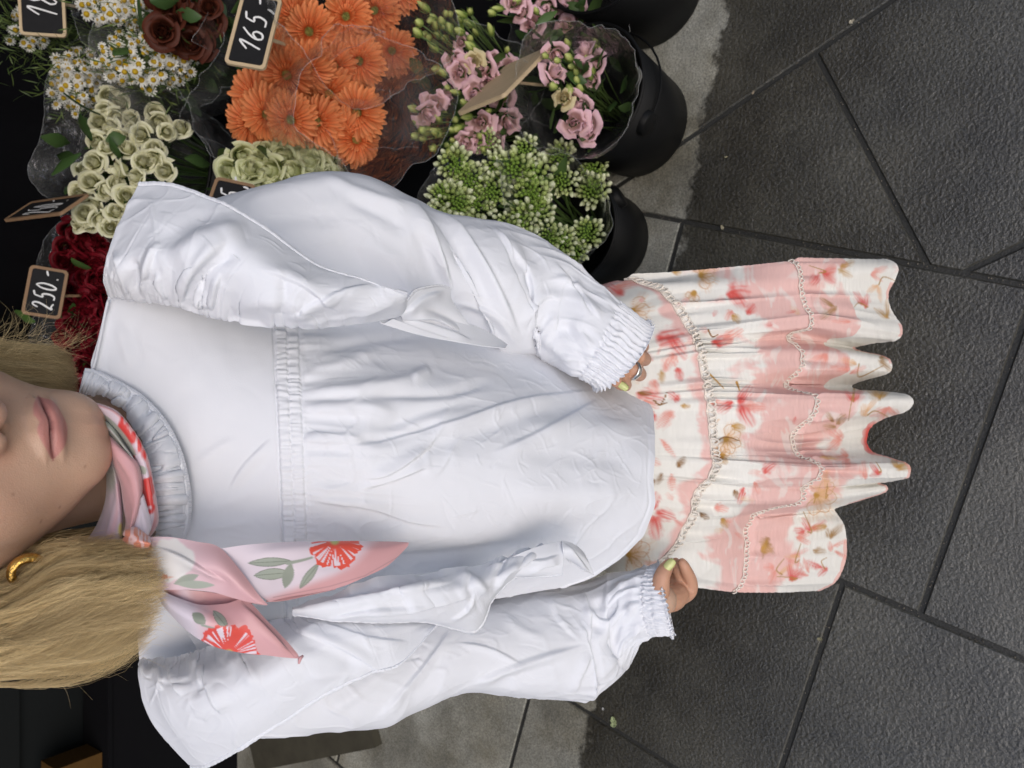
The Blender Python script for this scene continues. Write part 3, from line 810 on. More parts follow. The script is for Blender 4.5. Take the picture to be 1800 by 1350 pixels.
# --- daisies (chamomile), three bunches, and a reddish bunch in fogged film
DA = [daisy_mesh(80 + s) for s in range(5)]
def daisy_bunch(label, cpx, cpy, rx, ry, Y, n, base, wr, dim=1.0):
    e = bouquet(label, base, base[2]); pts = []
    for k in range(n):
        rr = math.sqrt((k + .5) / n); a = k * 2.39996
        px, py = cpx + rx * rr * cos(a) + random.uniform(-7, 7), cpy + ry * rr * sin(a) + random.uniform(-7, 7)
        p = at(px, py, Y=Y + 0.07 * rr ** 2 - 0.03 + random.uniform(-.025, .015) - (px - cpx) * 0.0006); pts.append(p)
        A, B = DA[k % 5]
        head(e, "daisy", A, p, toward_cam(p, 0.3, rng.normal(0, .30, 3)), random.uniform(.75, 1.15), sub=B, subname="flower_eye")
    stems(e, pts, base, (0.10, 0.15, 0.04), 0.0009)
    leaves(e, np.mean(pts, 0) - np.array([0, -.02, .02]), 0.045, 420, 0.032, 0.0016, up, ((0.06, 0.10, 0.025), (0.14, 0.19, 0.05)))
    if wr: wrap(e, *wr)
    return e
db = at(360, 120, Y=1.75) + [0, 0, -.2]
daisy_bunch("daisy bunch with a pointed clear wrap beside the 165 sign", 258, 104, 92, 52, 1.60, 92, db, (db + [0, 0, .05], unit(at(270, 100, Y=1.56) - db + np.array([0, 0, .03])), 0.37, 0.03, 0.14, 81, 0.08))
db = at(330, 10, Y=1.80) + [0, 0, -.2]
daisy_bunch("daisy bunch at the picture edge right of the cut 18 sign", 212, 8, 66, 44, 1.68, 80, db, (db, unit(at(215, 5, Y=1.64) - db + np.array([0, 0, .05])), 0.40, 0.03, 0.14, 82, 0.05))
db = at(230, 150, Y=1.95) + [0, 0, -.2]
daisy_bunch("shaded daisy bunch in the dark below the cut 18 sign", 135, 142, 48, 58, 1.84, 60, db, (db, unit(at(140, 140, Y=1.8) - db + np.array([0, 0, .05])), 0.32, 0.03, 0.12, 83, 0.04))
db = at(60, 30, Y=2.15) + [0, 0, -.2]
daisy_bunch("small dim daisy bunch behind the cut 18 sign", 50, 45, 35, 45, 2.0, 26, db, None)
RD = [rose_mesh(90 + s, 0.030, 0.030, (0.045, 0.012, 0.006), (0.115, 0.028, 0.013), 20) for s in range(2)]
hd = [(300 + random.uniform(-20, 75), 10 + random.uniform(-15, 70), 1.52 + random.uniform(-.03, .03), random.uniform(.9, 1.2)) for i in range(18)]
rb4 = at(370, 40, Y=1.66) + [0, 0, -.2]
rose_bunch("rust red flowers in fogged wrap between the daisies and the 165 sign", RD, hd, rb4, [(rb4, unit(at(330, 40, Y=1.45) - rb4 + np.array([0, 0, .05])), 0.34, 0.05, 0.15, 91, 0.06)], 0)

# ------------------------------------------------------------------ price signs
GLY = {'1': [[(.05, .62), (.62, 1.0), (.38, 0.0)]],
       '6': [[(.72, 1.0), (.30, .66), (.12, .28), (.28, .02), (.66, .06), (.74, .34), (.46, .50), (.18, .30)]],
       '5': [[(.34, .98), (.24, .58), (.58, .62), (.76, .34), (.58, .04), (.10, .02)], [(.34, .98), (.86, 1.06)]],
       '2': [[(.10, .74), (.32, 1.0), (.66, .92), (.62, .60), (.10, .04), (.40, .10), (.86, .0)]],
       '0': [[(.46, 1.0), (.16, .70), (.14, .26), (.40, 0.0), (.72, .24), (.78, .70), (.46, 1.0)]],
       '8': [[(.66, .90), (.36, 1.0), (.24, .74), (.60, .46), (.70, .16), (.38, 0.0), (.16, .22), (.44, .50), (.74, .80), (.60, .96)]],
       ',': [[(.42, .10), (.40, -.06), (.22, -.26)]],
       '.': [[(.38, .04), (.44, .0)]],
       '-': [[(.0, .50), (.62, .60)]]}

def sign(label, corners, text, Yt, Yb, frame_mat, stick=None, seed=0, cw=0.2, x0=0.1, ch=0.52, y0=0.24, lean=0.06, back=False):
    TL, TR, BR, BL = [at(*c, Y=(Yt if i < 2 else Yb)) for i, c in enumerate(corners)]
    c = (TL + TR + BR + BL) / 4
    ex = unit((TR - TL) + (BR - BL)); ey = (TL - BL) + (TR - BR); ey = unit(ey - ex * (ey @ ex)); ez = np.cross(ex, ey)
    W = (np.linalg.norm(TR - TL) + np.linalg.norm(BR - BL)) / 4; H = (np.linalg.norm(TL - BL) + np.linalg.norm(TR - BR)) / 4
    e = empty("price_sign", c, label, "price sign", "small price signs on sticks")
    X = lambda x, y, z=0.0: ex * x + ey * y + ez * z                       # local to the sign
    fr = 0.0062; rad = 0.009
    def rrect(w, h, r, z, k=6):
        P = []
        for sx, sy, a0 in ((1, 1, 0), (-1, 1, 90), (-1, -1, 180), (1, -1, 270)):
            for t in range(k + 1):
                a = radians(a0 + 90 * t / k); P.append(X(sx * (w - r) + r * cos(a), sy * (h - r) + r * sin(a), z))
        return np.array(P)
    o_, i_ = rrect(W, H, rad, 0), rrect(W - fr, H - fr, rad * .6, 0)
    up_, dn_ = ez * 0.003, -ez * 0.003
    mb = MB(); mb.grid(np.array([o_ + dn_, o_ + up_ * .6, o_ * .995 + up_, i_ + up_, i_ + dn_, o_ + dn_]), closed=True); mb.build("frame", frame_mat, e, loc=(0, 0, 0), smooth=False)
    b_ = rrect(W - fr * .9, H - fr * .9, rad * .6, 0)
    k = len(b_)
    mb = MB(); mb.add(np.concatenate([b_ + ez * .0012, b_ - ez * .0012]), [tuple(range(k)), tuple(range(2 * k - 1, k - 1, -1))] + [(i, k + i, k + (i + 1) % k, (i + 1) % k) for i in range(k)])
    mb.build("slate", M_SLATE if not back else frame_mat, e, loc=(0, 0, 0), smooth=False)
    if back:                                                                # plain wooden rear board
        b2 = rrect(W, H, rad, 0)
        mb = MB(); mb.add(np.concatenate([b2 - ez * .0034, b2 - ez * .005]), [tuple(range(k)), tuple(range(2 * k - 1, k - 1, -1))] + [(i, k + i, k + (i + 1) % k, (i + 1) % k) for i in range(k)])
        mb.build("rear_board", frame_mat, e, loc=(0, 0, 0), smooth=False)
    if text:
        mb = MB(); r_ = random.Random(seed); x = -W + 2 * W * x0
        for chh in text:
            for st_ in GLY[chh]:
                Q = catmull([(q[0], q[1], 0) for q in st_], 16)
                pts = []
                for q in Q:
                    xx = x + (q[0] + lean * q[1]) * cw * 2 * W * .82 + r_.uniform(-.0002, .0002); yy = -H + 2 * H * (y0 + ch * q[1])
                    pts.append((xx, yy))
                pts = np.array(pts); d = np.gradient(pts, axis=0); d /= np.maximum(np.linalg.norm(d, axis=1, keepdims=True), 1e-9)
                nrm = np.stack([-d[:, 1], d[:, 0]], 1); wd = 0.0014 + 0.0005 * np.sin(np.linspace(0, 3, len(pts)))[:, None]
                L, R_ = pts + nrm * wd, pts - nrm * wd
                P = np.array([[X(*l, .0017) for l in L], [X(*r, .0017) for r in R_]]); P2 = np.array([[X(*l, .0012) for l in L], [X(*r, .0012) for r in R_]])
                mb.grid(P); mb.grid(P2[::-1])
            x += cw * 2 * W * (0.5 if chh in ',.' else (0.8 if chh == '1' else 1.0))
        mb.build("lettering", M_CHALK, e, loc=(0, 0, 0), smooth=False)
    if stick is not None:
        a = at(*stick[0]) if len(stick[0]) == 2 else at(stick[0][0], stick[0][1], Y=stick[0][2]); b = at(stick[1][0], stick[1][1], Y=stick[1][2])
        mb = MB(); mb.tube([a - c, b - c], 0.0035, 6); mb.build("stick", frame_mat, e, loc=(0, 0, 0))
    return e
sign("chalkboard sign reading 165,- in a pale wood frame before the orange gerberas", [(396, 104), (432, -22), (492, 8), (464, 132)], "165,-", 1.21, 1.155, M_WOOD, ((478, 70, 1.18), (545, 95, 1.42)), 1, cw=.195, x0=.20, lean=.35)
sign("pale framed chalkboard sign starting 18, cut by the picture edge", [(36, 54), (28, -66), (112, -56), (117, 74)], "185,-", 1.86, 1.80, M_WOOD, ((115, 8, 1.83), (160, 18, 1.9)), 2, cw=.2, x0=.26, lean=.3, ch=.62, y0=.18)
sign("chalkboard sign reading 250.- in a brown frame before the dark red roses", [(36, 552), (54, 465), (121, 477), (107, 562)], "250.-", 1.80, 1.76, M_WOOD2, ((114, 520, 1.78), (185, 520, 1.88)), 3, cw=.19, x0=.15, lean=.2)
sign("brown framed chalkboard sign reading 250.- turned edge-on beside the cream roses", [(24, 380), (68, 346), (146, 352), (88, 386)], "250.-", 1.90, 1.66, M_WOOD2, ((130, 364, 1.72), (225, 362, 1.72)), 4, cw=.18, x0=.16, lean=.2)
sign("chalkboard sign mostly hidden behind the white sleeve under pale green roses", [(352, 395), (382, 306), (450, 331), (420, 418)], "165,-", 1.30, 1.24, M_WOOD2, ((430, 350, 1.27), (520, 360, 1.4)), 5, cw=.22, x0=.22, lean=.2)
sign("blank back of a pale wooden sign standing among the pink lisianthus", [(914, 101), (823, 187), (867, 186), (947, 101)], None, 0.985, 0.885, M_WOOD, ((888, 143, .94), (975, 152, .90)), 6, back=True)
# ================================================================== the woman
person = empty("person", (-0.06, 0.58, 0.0), "woman in white ruffled blouse, pink scarf and tiered floral skirt beside the flowers", "person")

def cloth_mat(name, col=None, rough=0.75, transl=0.12, weave=900.0, wstr=0.12, crinkle=0.0, cscale=40.0, spec=0.25, sheen=0.0):
    m, n, l, b = new_mat(name)
    b.inputs["Roughness"].default_value = rough
    b.inputs["Specular IOR Level"].default_value = spec
    b.inputs["Sheen Weight"].default_value = sheen
    t = N(n, "ShaderNodeBsdfTranslucent")
    if col is None:
        a = N(n, "ShaderNodeAttribute", attribute_name="col")
        l.new(a.outputs["Color"], b.inputs["Base Color"]); l.new(a.outputs["Color"], t.inputs["Color"])
    else:
        b.inputs["Base Color"].default_value = (*col, 1); t.inputs["Color"].default_value = (*col, 1)
    tc = N(n, "ShaderNodeTexCoord")
    w1 = N(n, "ShaderNodeTexNoise", Scale=weave, Detail=2.0)
    l.new(tc.outputs["Object"], w1.inputs["Vector"])
    b1 = N(n, "ShaderNodeBump", Strength=wstr, Distance=0.0006)
    l.new(w1.outputs[0], b1.inputs["Height"])
    last = b1
    if crinkle:
        mp = N(n, "ShaderNodeMapping"); mp.inputs["Scale"].default_value = (1.0, 1.0, 0.55); mp.inputs["Rotation"].default_value = (0.3, 0.5, 0.2)
        c1 = N(n, "ShaderNodeTexNoise", Scale=cscale, Detail=8.0, Roughness=0.68, Distortion=1.6)
        c1.noise_type = 'RIDGED_MULTIFRACTAL'
        l.new(tc.outputs["Object"], mp.inputs[0]); l.new(mp.outputs[0], c1.inputs["Vector"])
        b2 = N(n, "ShaderNodeBump", Strength=crinkle, Distance=0.0016)
        l.new(c1.outputs[0], b2.inputs["Height"]); l.new(b1.outputs[0], b2.inputs["Normal"])
        last = b2
    l.new(last.outputs[0], b.inputs["Normal"])
    if transl:
        mx = N(n, "ShaderNodeMixShader", Fac=transl)
        l.new(b.outputs[0], mx.inputs[1]); l.new(t.outputs[0], mx.inputs[2]); l.new(mx.outputs[0], n["Material Output"].inputs["Surface"])
    return m
M_COTTON = cloth_mat("white_cotton_poplin", (0.79, 0.805, 0.845), 0.86, 0.10, 1100, 0.22, 0.42, 30.0, 0.10)
M_PRINT = cloth_mat("printed_crinkle_cotton", None, 0.8, 0.10, 900, 0.1, 0.0)
M_SATIN = cloth_mat("printed_satin", None, 0.36, 0.05, 1400, 0.05, 0.0, spec=0.45, sheen=0.25)
M_LACE = simple("cream_crochet_lace", (0.74, 0.68, 0.60), 0.8, 0.2, 0.05, 200)

def interp(x, xs, ys):
    return np.interp(x, xs, ys)

def grid_normals(P):
    du = np.gradient(P, axis=0); dv = np.gradient(P, axis=1)
    n = np.cross(du, dv); n /= np.maximum(np.linalg.norm(n, axis=-1, keepdims=True), 1e-12)
    return n

def seg_dist(px, py, pts):
    """distance to a polyline, signed side, and how far along (0..1)"""
    best = np.full(px.shape, 1e9); side = np.zeros(px.shape); along = np.zeros(px.shape)
    P = np.asarray(pts, float); L = np.r_[0, np.cumsum(np.hypot(*np.diff(P, axis=0).T))]
    for i in range(len(P) - 1):
        ax, ay = P[i]; dx, dy = P[i + 1] - P[i]; q = dx * dx + dy * dy
        t = np.clip(((px - ax) * dx + (py - ay) * dy) / q, 0, 1)
        ex, ey = px - ax - t * dx, py - ay - t * dy
        d = np.hypot(ex, ey); m = d < best
        best = np.where(m, d, best); side = np.where(m, np.sign(dx * ey - dy * ex), side); along = np.where(m, (L[i] + t * (L[i + 1] - L[i])) / L[-1], along)
    return best, side, along

def strokes(P, S, flip=1.0, both=False):
    """press folds into a cloth grid. each fold: (kind, half width in photo px, height in mm, points)"""
    Nn = grid_normals(P) * flip
    V = P.reshape(-1, 3); NN = Nn.reshape(-1, 3)
    px, py, dep = project(V)
    fac = np.clip(((CAM - V) * NN).sum(1) / np.linalg.norm(CAM - V, axis=1) * 3 + 0.3, 0, 1)
    H = np.zeros(len(V))
    for kind, w, h, pts in S:
        pts = catmull(np.asarray(pts, float), 4 * len(pts)) if len(pts) > 2 else np.asarray(pts, float)
        lo, hi = pts.min(0) - 4 * w, pts.max(0) + 4 * w
        m = (px > lo[0]) & (px < hi[0]) & (py > lo[1]) & (py < hi[1])
        if not m.any(): continue
        d, sd, al = seg_dist(px[m], py[m], pts)
        tp = smooth01(-0.02, 0.28, al) * (1 - smooth01(0.72, 1.02, al))
        if kind == 'r': v = np.exp(-(d / w) ** 2)
        elif kind == 'h': v = np.exp(-(d / w) ** 2); tp = 1 - smooth01(0.55, 1.02, al)          # strong at its start
        elif kind == 's': v = np.where(sd > 0, np.exp(-(d / w) ** 2), np.exp(-(d / (0.22 * w)) ** 2))
        elif kind == 'z': v = np.where(sd < 0, np.exp(-(d / w) ** 2), np.exp(-(d / (0.22 * w)) ** 2))
        H[m] += h * 0.001 * v * tp
    return (V + NN * (H * fac)[:, None]).reshape(P.shape)

def pressed(P, seed, scale=.055, amp=.0009, fl=1.0, mask=None):
    """the sharp irregular creases and small flats of washed cotton"""
    q = P.reshape(-1, 3) / scale; H = np.zeros(len(q))
    for k, (f, a) in enumerate(((1.0, 1.0), (2.1, .55), (4.3, .28))):
        w_ = q * f + .9 * np.stack([vnoise(q * f * .8 + 7.7 * j, seed + 31 * j) for j in range(3)], 1)
        n_ = vnoise(w_, seed + k); m_ = smooth01(-.15, .45, vnoise(q * f * .55, seed + 90 + k))
        H += a * m_ * (1.3 * np.exp(-(n_ / .07) ** 2) - 1.6 * np.abs(n_))
    H = (H - H.mean()) * amp
    if mask is not None: H = H * mask.ravel()
    return P + (grid_normals(P).reshape(-1, 3) * fl * H[:, None]).reshape(P.shape)

def crinkles(n, box, seed, lmin=18, lmax=60, w=2.2, h=0.35, ang=None):
    r_ = np.random.default_rng(seed); S = []
    for k in range(n):
        x, y = r_.uniform(box[0], box[2]), r_.uniform(box[1], box[3])
        a = r_.uniform(0, pi) if ang is None else r_.normal(ang, 0.55)
        L = r_.uniform(lmin, lmax); b = r_.normal(0, .35)
        S.append((r_.choice(['s', 'z', 'r']), w * r_.uniform(.7, 2.2), h * r_.uniform(.4, 1.3) * r_.choice([1, 1, -1]),
                  [(x, y), (x + cos(a) * L / 2, y + sin(a) * L / 2), (x + cos(a) * L / 2 + cos(a + b) * L / 2, y + sin(a) * L / 2 + sin(a + b) * L / 2)]))
    return S

def sheet(name, P, mat, parent, cols=None, thick=0.0012, closed=False):
    n, m = P.shape[:2]
    me = np_mesh(name, P.reshape(-1, 3), grid_faces_np(n, m, closed), mat, None if cols is None else cols.reshape(-1, 3))
    o = link(name, me, parent)
    if thick:
        md = o.modifiers.new("cloth_thickness", 'SOLIDIFY'); md.thickness = thick; md.offset = 0.0
    return o

def pix_grid(curves, n, m):
    """curves: list of rows, each a list of (px, py, Y); smooth surface n x m through them"""
    rows_ = [catmull(np.array([at(x, y, Y=Y) for x, y, Y in c]), m) for c in curves]
    R = np.array(rows_)
    return np.stack([catmull(R[:, j], n) for j in range(m)], 1)

# ------------------------------------------------------------------ blouse body
blouse_root = None
def torso():
    n, m = 460, 330
    s = np.linspace(0, 1, n)[:, None]; c = np.linspace(0, 1, m)[None, :]
    pyt = 478 + (1178 - 478) * c; pyb = 590 + (1032 - 590) * c
    xt = interp(pyt, [478, 525, 600, 640, 655, 668, 700, 740, 790, 850, 900, 940, 970, 990, 1010, 1050, 1165, 1180],
                [187, 190, 172, 159, 162, 200, 252, 292, 318, 333, 335, 326, 297, 264, 237, 236, 245, 248])
    xb = interp(pyb, [590, 632, 654, 668, 690, 728, 790, 840, 885, 940, 980, 1012, 1034], [1000, 1035, 1062, 1100, 1138, 1150, 1151, 1149, 1150, 1130, 1090, 1040, 985])
    k = np.ones(9) / 9
    xt = np.convolve(np.pad(xt[0], 4, mode='edge'), k, 'valid')[None]; xb = np.convolve(np.pad(xb[0], 4, mode='edge'), k, 'valid')[None]
    e = s ** 0.9
    px = xt + (xb - xt) * s; py = pyt + (pyb - pyt) * e + 0 * px
    Yc = interp(px, [150, 190, 250, 335, 400, 490, 570, 650, 800, 1000, 1150], [.672, .66, .635, .60, .577, .545, .520, .497, .462, .420, .386])
    cen = interp(px, [150, 335, 490, 1150], [790, 800, 800, 850]); half = interp(px, [150, 250, 490, 800, 1150], [350, 330, 275, 262, 190])
    kk = interp(px, [150, 250, 400, 490, 700, 1000, 1150], [.02, .03, .06, .075, .095, .10, .09])
    w = (py - cen) / half
    Y = Yc + kk * np.abs(w) ** 2.3
    return px, py, Y
px, py, Y = torso()
P = np.empty(px.shape + (3,))
u_, v_ = 675 - py, px - 900
rx, ry, rz = u_ / F_PX, (F_PX * cp_ - v_ * sp_) / F_PX, -(F_PX * sp_ + v_ * cp_) / F_PX
tt = Y / ry
P[..., 0], P[..., 1], P[..., 2] = rx * tt, ry * tt, CAM_H + rz * tt
base_torso = P.copy()
Nn = grid_normals(P)
flipT = np.sign(((CAM - P) * Nn).sum(-1).mean())
# gathers under the smocked band
bx = 503 + (py - 572) * 0.042                                    # middle line of the band
d = px - (bx + 21)
n1 = vnoise(np.stack([py.ravel() / 4.6, px.ravel() / 160], 1), 3).reshape(px.shape)
n2 = vnoise(np.stack([py.ravel() / 11, px.ravel() / 240], 1), 4).reshape(px.shape)
n3 = vnoise(np.stack([(py.ravel() - 0.10 * (px.ravel() - 520)) / 27, px.ravel() / 420], 1), 5).reshape(px.shape)
n4 = vnoise(np.stack([(py.ravel() - 0.05 * (px.ravel() - 520)) / 62, px.ravel() / 600], 1), 8).reshape(px.shape)
on = smooth01(-1, 5, d)
H = on * (0.0009 * n1 * np.exp(-np.clip(d, 0, None) / 14) + 0.0021 * n2 * np.exp(-np.clip(d, 0, None) / 55) * smooth01(0, 14, d)
          + 0.0036 * (1 - 2 * np.abs(n3)) * np.exp(-np.clip(d, 0, None) / 130) * smooth01(0, 60, d) + 0.0060 * n4 * smooth01(20, 160, d) * (1 - 0.5 * smooth01(350, 650, d)))
inb = smooth01(-23, -21, px - bx) * (1 - smooth01(20, 23, px - bx))
rowi = np.where(px < bx, 0, 1)
pl = vnoise(np.stack([py.ravel() / 3.1 + rowi.ravel() * 37.3, px.ravel() / 30], 1), 11).reshape(px.shape)
H += inb * (0.0012 + 0.0011 * pl)
for k in (-21.5, 0, 21):
    H -= 0.0013 * np.exp(-((px - bx - k) / 1.6) ** 2)
H -= 0.0016 * np.exp(-((px - bx + 23) / 1.8) ** 2)
# broad softness of the yoke and belly
q = np.stack([px.ravel() / 95, py.ravel() / 95], 1)
H += 0.0022 * fbm(q, 3, 21).reshape(px.shape) * smooth01(20, 120, np.abs(px - bx))
# stitched hem
hemd = (1 - np.linspace(0, 1, px.shape[0]))[:, None] * 700
H += 0.0007 * (1 - smooth01(7, 9, hemd)) - 0.0006 * np.exp(-((hemd - 9) / 1.5) ** 2)
P = P + Nn * flipT * H[..., None]
ST = [('r', 11, 4.5, [(530, 692), (640, 682), (700, 672), (765, 655)]), ('r', 9, -5.0, [(628, 697), (690, 692), (790, 690), (870, 668)]),
      ('r', 13, 5.0, [(525, 722), (640, 715), (702, 730)]), ('r', 12, -5.0, [(640, 752), (690, 745), (760, 720), (860, 700)]),
      ('r', 12, 4.5, [(525, 770), (600, 768), (648, 772)]), ('z', 13, 5.0, [(635, 842), (690, 826), (745, 792), (768, 768)]),
      ('r', 12, -5.5, [(626, 768), (665, 776), (720, 765), (790, 740)]), ('z', 14, 4.5, [(630, 862), (700, 838), (760, 815)]),
      ('s', 17, 4.5, [(560, 788), (660, 780), (790, 744), (920, 704), (1062, 686)]), ('r', 20, -4.0, [(660, 800), (800, 770), (940, 726), (1050, 700)]),
      ('s', 20, 4.0, [(860, 800), (950, 760), (1060, 700)]), ('r', 10, 3.0, [(524, 655), (600, 640), (672, 612)]), ('r', 9, -2.5, [(540, 625), (640, 600), (760, 590)]),
      ('r', 10, 3.5, [(720, 668), (758, 648)]), ('z', 12, 3.0, [(540, 880), (640, 890), (720, 915), (800, 925)]), ('r', 24, 4.0, [(620, 930), (780, 945), (960, 930)]),
      ('z', 13, 4.0, [(540, 1040), (650, 1018), (760, 1000), (860, 985), (965, 952)]), ('r', 12, -4.0, [(640, 990), (780, 975), (940, 950)]), ('s', 15, 3.5, [(700, 1030), (850, 1010), (1010, 990)]),
      ('r', 26, -4.5, [(900, 790), (1000, 800), (1130, 800)]), ('r', 26, 4.0, [(880, 860), (1000, 870), (1140, 862)]), ('r', 22, -3.5, [(900, 925), (1000, 935), (1110, 920)]), ('r', 20, 3.5, [(900, 740), (1000, 752), (1140, 752)]),
      # yoke
      ('s', 16, 2.6, [(400, 870), (430, 820), (480, 770)]), ('r', 18, -1.8, [(410, 880), (450, 830), (484, 800)]), ('r', 12, 1.4, [(345, 900), (400, 880), (470, 860)]), ('r', 8, 1.2, [(340, 820), (380, 790), (420, 770)]),
      ('r', 7, 1.2, [(338, 930), (390, 925), (450, 915)]), ('r', 9, 1.4, [(205, 560), (215, 600), (230, 650)]), ('r', 10, -1.4, [(225, 560), (240, 610), (250, 650)]), ('r', 5, 1.8, [(188, 540), (176, 600), (165, 645)])]
ST += crinkles(90, (560, 590, 1140, 1000), 5, 20, 80, 2.4, 0.5, 0.25) + crinkles(60, (820, 640, 1140, 980), 6, 14, 45, 2.0, 0.45, 1.2)
P = strokes(P, ST, flipT)
P = pressed(P, 501, .060, .0010, flipT, np.where(d > 10, .6, 0.0))
front_torso = P
nb = 40
mid = (P[:, :1] + P[:, -1:]) / 2; hw = (P[:, -1:] - P[:, :1]) / 2
ph = np.linspace(0, pi, nb + 2)[1:-1][None, :, None]
back = mid + hw * np.cos(ph) + np.array([0, 1, 0]) * (np.linspace(.05, .24, P.shape[0])[:, None, None] * np.sin(ph)) + np.array([0, 0, 1]) * (-.03 * np.exp(-np.linspace(0, 1, P.shape[0])[:, None, None] * 9) * np.sin(ph))
Pall = np.concatenate([P, back], 1)
blouse = sheet("blouse", Pall, M_COTTON, person, thick=0, closed=True)
def torso_at(x, y):
    """a point of the blouse front under a sight line, before its folds"""
    k = np.argmin((px - x) ** 2 + (py - y) ** 2)
    return base_torso.reshape(-1, 3)[k]

# ------------------------------------------------------------------ sleeves
def sleeve(rings, n, m, seed, S, cuff_at, cuff_pleats, fr):
    """rings: (edge one px,py), (edge two px,py), Y of the middle, fullness towards the viewer, behind"""
    K = [(at(a[0], a[1], Y=Yc + dy), at(b[0], b[1], Y=Yc - dy), f, k) for a, b, Yc, f, k, dy in rings]
    A = catmull(np.array([k[0] for k in K]), n); B = catmull(np.array([k[1] for k in K]), n)
    fk = catmull(np.array([[k[2], k[3], 0] for k in K]), n)
    th = np.concatenate([np.linspace(0, pi, int(m * .72), endpoint=False), np.linspace(pi, 2 * pi, m - int(m * .72), endpoint=False)])[None, :, None]
    mid = ((A + B) / 2)[:, None]; hw = ((A - B) / 2)[:, None]
    ax = np.gradient((A + B) / 2, axis=0); ax /= np.linalg.norm(ax, axis=1, keepdims=True)
    tocam = CAM - (A + B) / 2; tocam -= (tocam * ax).sum(1, keepdims=True) * ax
    hwn = (A - B); hwn /= np.linalg.norm(hwn, axis=1, keepdims=True); tocam -= (tocam * hwn).sum(1, keepdims=True) * hwn
    tocam /= np.linalg.norm(tocam, axis=1, keepdims=True); tocam = tocam[:, None]
    co, si = np.cos(th), np.sin(th)
    P = mid + hw * np.sign(co) * np.abs(co) ** 0.92 + tocam * np.where(si > 0, fk[:, None, :1] * si, fk[:, None, 1:2] * si)
    Nn = grid_normals(P); fl = np.sign((Nn * (P - mid)).sum(-1).mean())
    t = np.linspace(0, 1, n)[:, None] * np.ones((1, m)); a = th[0, :, 0][None] * np.ones((n, 1))
    g = t - cuff_at
    # soft gathers that run into the cuff, then the shirred cuff itself
    n1 = vnoise(np.stack([a.ravel() * 9, t.ravel() * 4], 1), seed).reshape(t.shape); n2 = vnoise(np.stack([a.ravel() * 4 + t.ravel() * 3, t.ravel() * 5], 1), seed + 1).reshape(t.shape)
    H = 0.0030 * n1 * np.exp(np.clip(g, None, 0) / 0.05) * (g < 0) + 0.0055 * (1 - 2 * np.abs(n2)) * np.exp(np.clip(g, None, 0) / 0.16) * smooth01(0, .05, -g)
    inc = smooth01(-0.01, 0.005, g)
    pl = np.sin(a * cuff_pleats + 1.2 * vnoise(np.stack([a.ravel() * 8, t.ravel() * 60], 1), seed + 3).reshape(t.shape) * 1.8)
    row = np.cos((t - cuff_at) / (1 - cuff_at + 1e-6) * 2 * pi * fr)
    H += inc * (0.0024 * pl * (0.75 + 0.25 * row) - 0.0014 * np.clip(row - 0.4, 0, 1)) + smooth01(.975, 1.0, t) * (.0025 + .0022 * pl)
    q = P.reshape(-1, 3) / 0.06
    H += 0.0020 * fbm(q, 3, seed + 7).reshape(t.shape) * (1 - inc)
    P = P + Nn * fl * H[..., None]
    P = strokes(P, S, fl)
    return pressed(P, seed + 500, .085, .0010, fl, 1 - inc)

RL = [((262, 420), (330, 560), .700, .05, .06, .0), ((320, 372), (430, 575), .685, .06, .07, .0), ((400, 345), (540, 590), .665, .075, .08, .0), ((480, 323), (640, 600), .645, .085, .09, .0),
      ((560, 303), (720, 600), .625, .095, .09, .0), ((642, 308), (790, 600), .605, .10, .09, .0), ((720, 346), (850, 610), .585, .10, .085, .0), ((775, 374), (890, 618), .565, .095, .08, .0),
      ((845, 384), (925, 625), .545, .085, .075, .0), ((905, 396), (950, 632), .525, .078, .065, .0), ((965, 428), (968, 640), .502, .068, .055, .0), ((1020, 470), (985, 645), .478, .055, .045, .0),
      ((1062, 523), (1005, 650), .455, .042, .035, .0), ((1095, 550), (1032, 664), .438, .036, .032, .0), ((1126, 572), (1062, 682), .425, .036, .032, .0)]
SL = [('s', 15, 7, [(705, 340), (732, 368), (768, 430), (792, 500), (797, 522)]), ('r', 16, -6, [(735, 400), (765, 470), (785, 530)]), ('s', 17, 7.5, [(738, 366), (800, 395), (850, 460), (890, 540), (918, 612)]),
      ('r', 18, -6, [(790, 420), (840, 480), (870, 550)]), ('r', 10, 4, [(560, 308), (640, 342), (735, 368)]), ('r', 12, -4, [(600, 345), (680, 380), (720, 420)]), ('z', 16, 5, [(860, 392), (900, 440), (935, 500), (932, 600)]),
      ('s', 13, 5, [(975, 462), (1003, 500), (1040, 560)]), ('z', 12, 3.5, [(922, 580), (938, 540), (965, 522), (988, 528)]), ('r', 11, 4, [(975, 545), (968, 580), (955, 615)]), ('r', 9, -5, [(945, 570), (945, 600), (950, 625)]),
      ('s', 10, 4, [(790, 528), (840, 540), (880, 562), (917, 614)]), ('r', 11, -5, [(800, 545), (850, 565), (890, 600)]), ('r', 16, 4, [(420, 352), (520, 330), (620, 318)]), ('r', 20, -3, [(420, 400), (540, 380), (640, 390)]),
      ('r', 14, 4, [(640, 420), (700, 470), (740, 560)]), ('r', 20, -4, [(580, 400), (640, 470), (680, 540)]), ('z', 9, 4, [(1000, 480), (1030, 530), (1060, 565)]), ('r', 7, 3, [(1005, 560), (1025, 590), (1045, 620)]), ('r', 7, -3, [(990, 565), (1010, 600), (1030, 630)]),
      ('r', 8, 3.5, [(965, 600), (985, 620), (1010, 640)]), ('s', 8, 3, [(870, 400), (890, 430), (905, 460)])]
SL += crinkles(70, (430, 330, 1000, 600), 15, 18, 60, 2.4, 0.5, 0.9)
PL = sleeve(RL, 330, 250, 31, SL, 0.905, 46, 3)
sheet("sleeve", PL, M_COTTON, blouse, thick=0, closed=True)

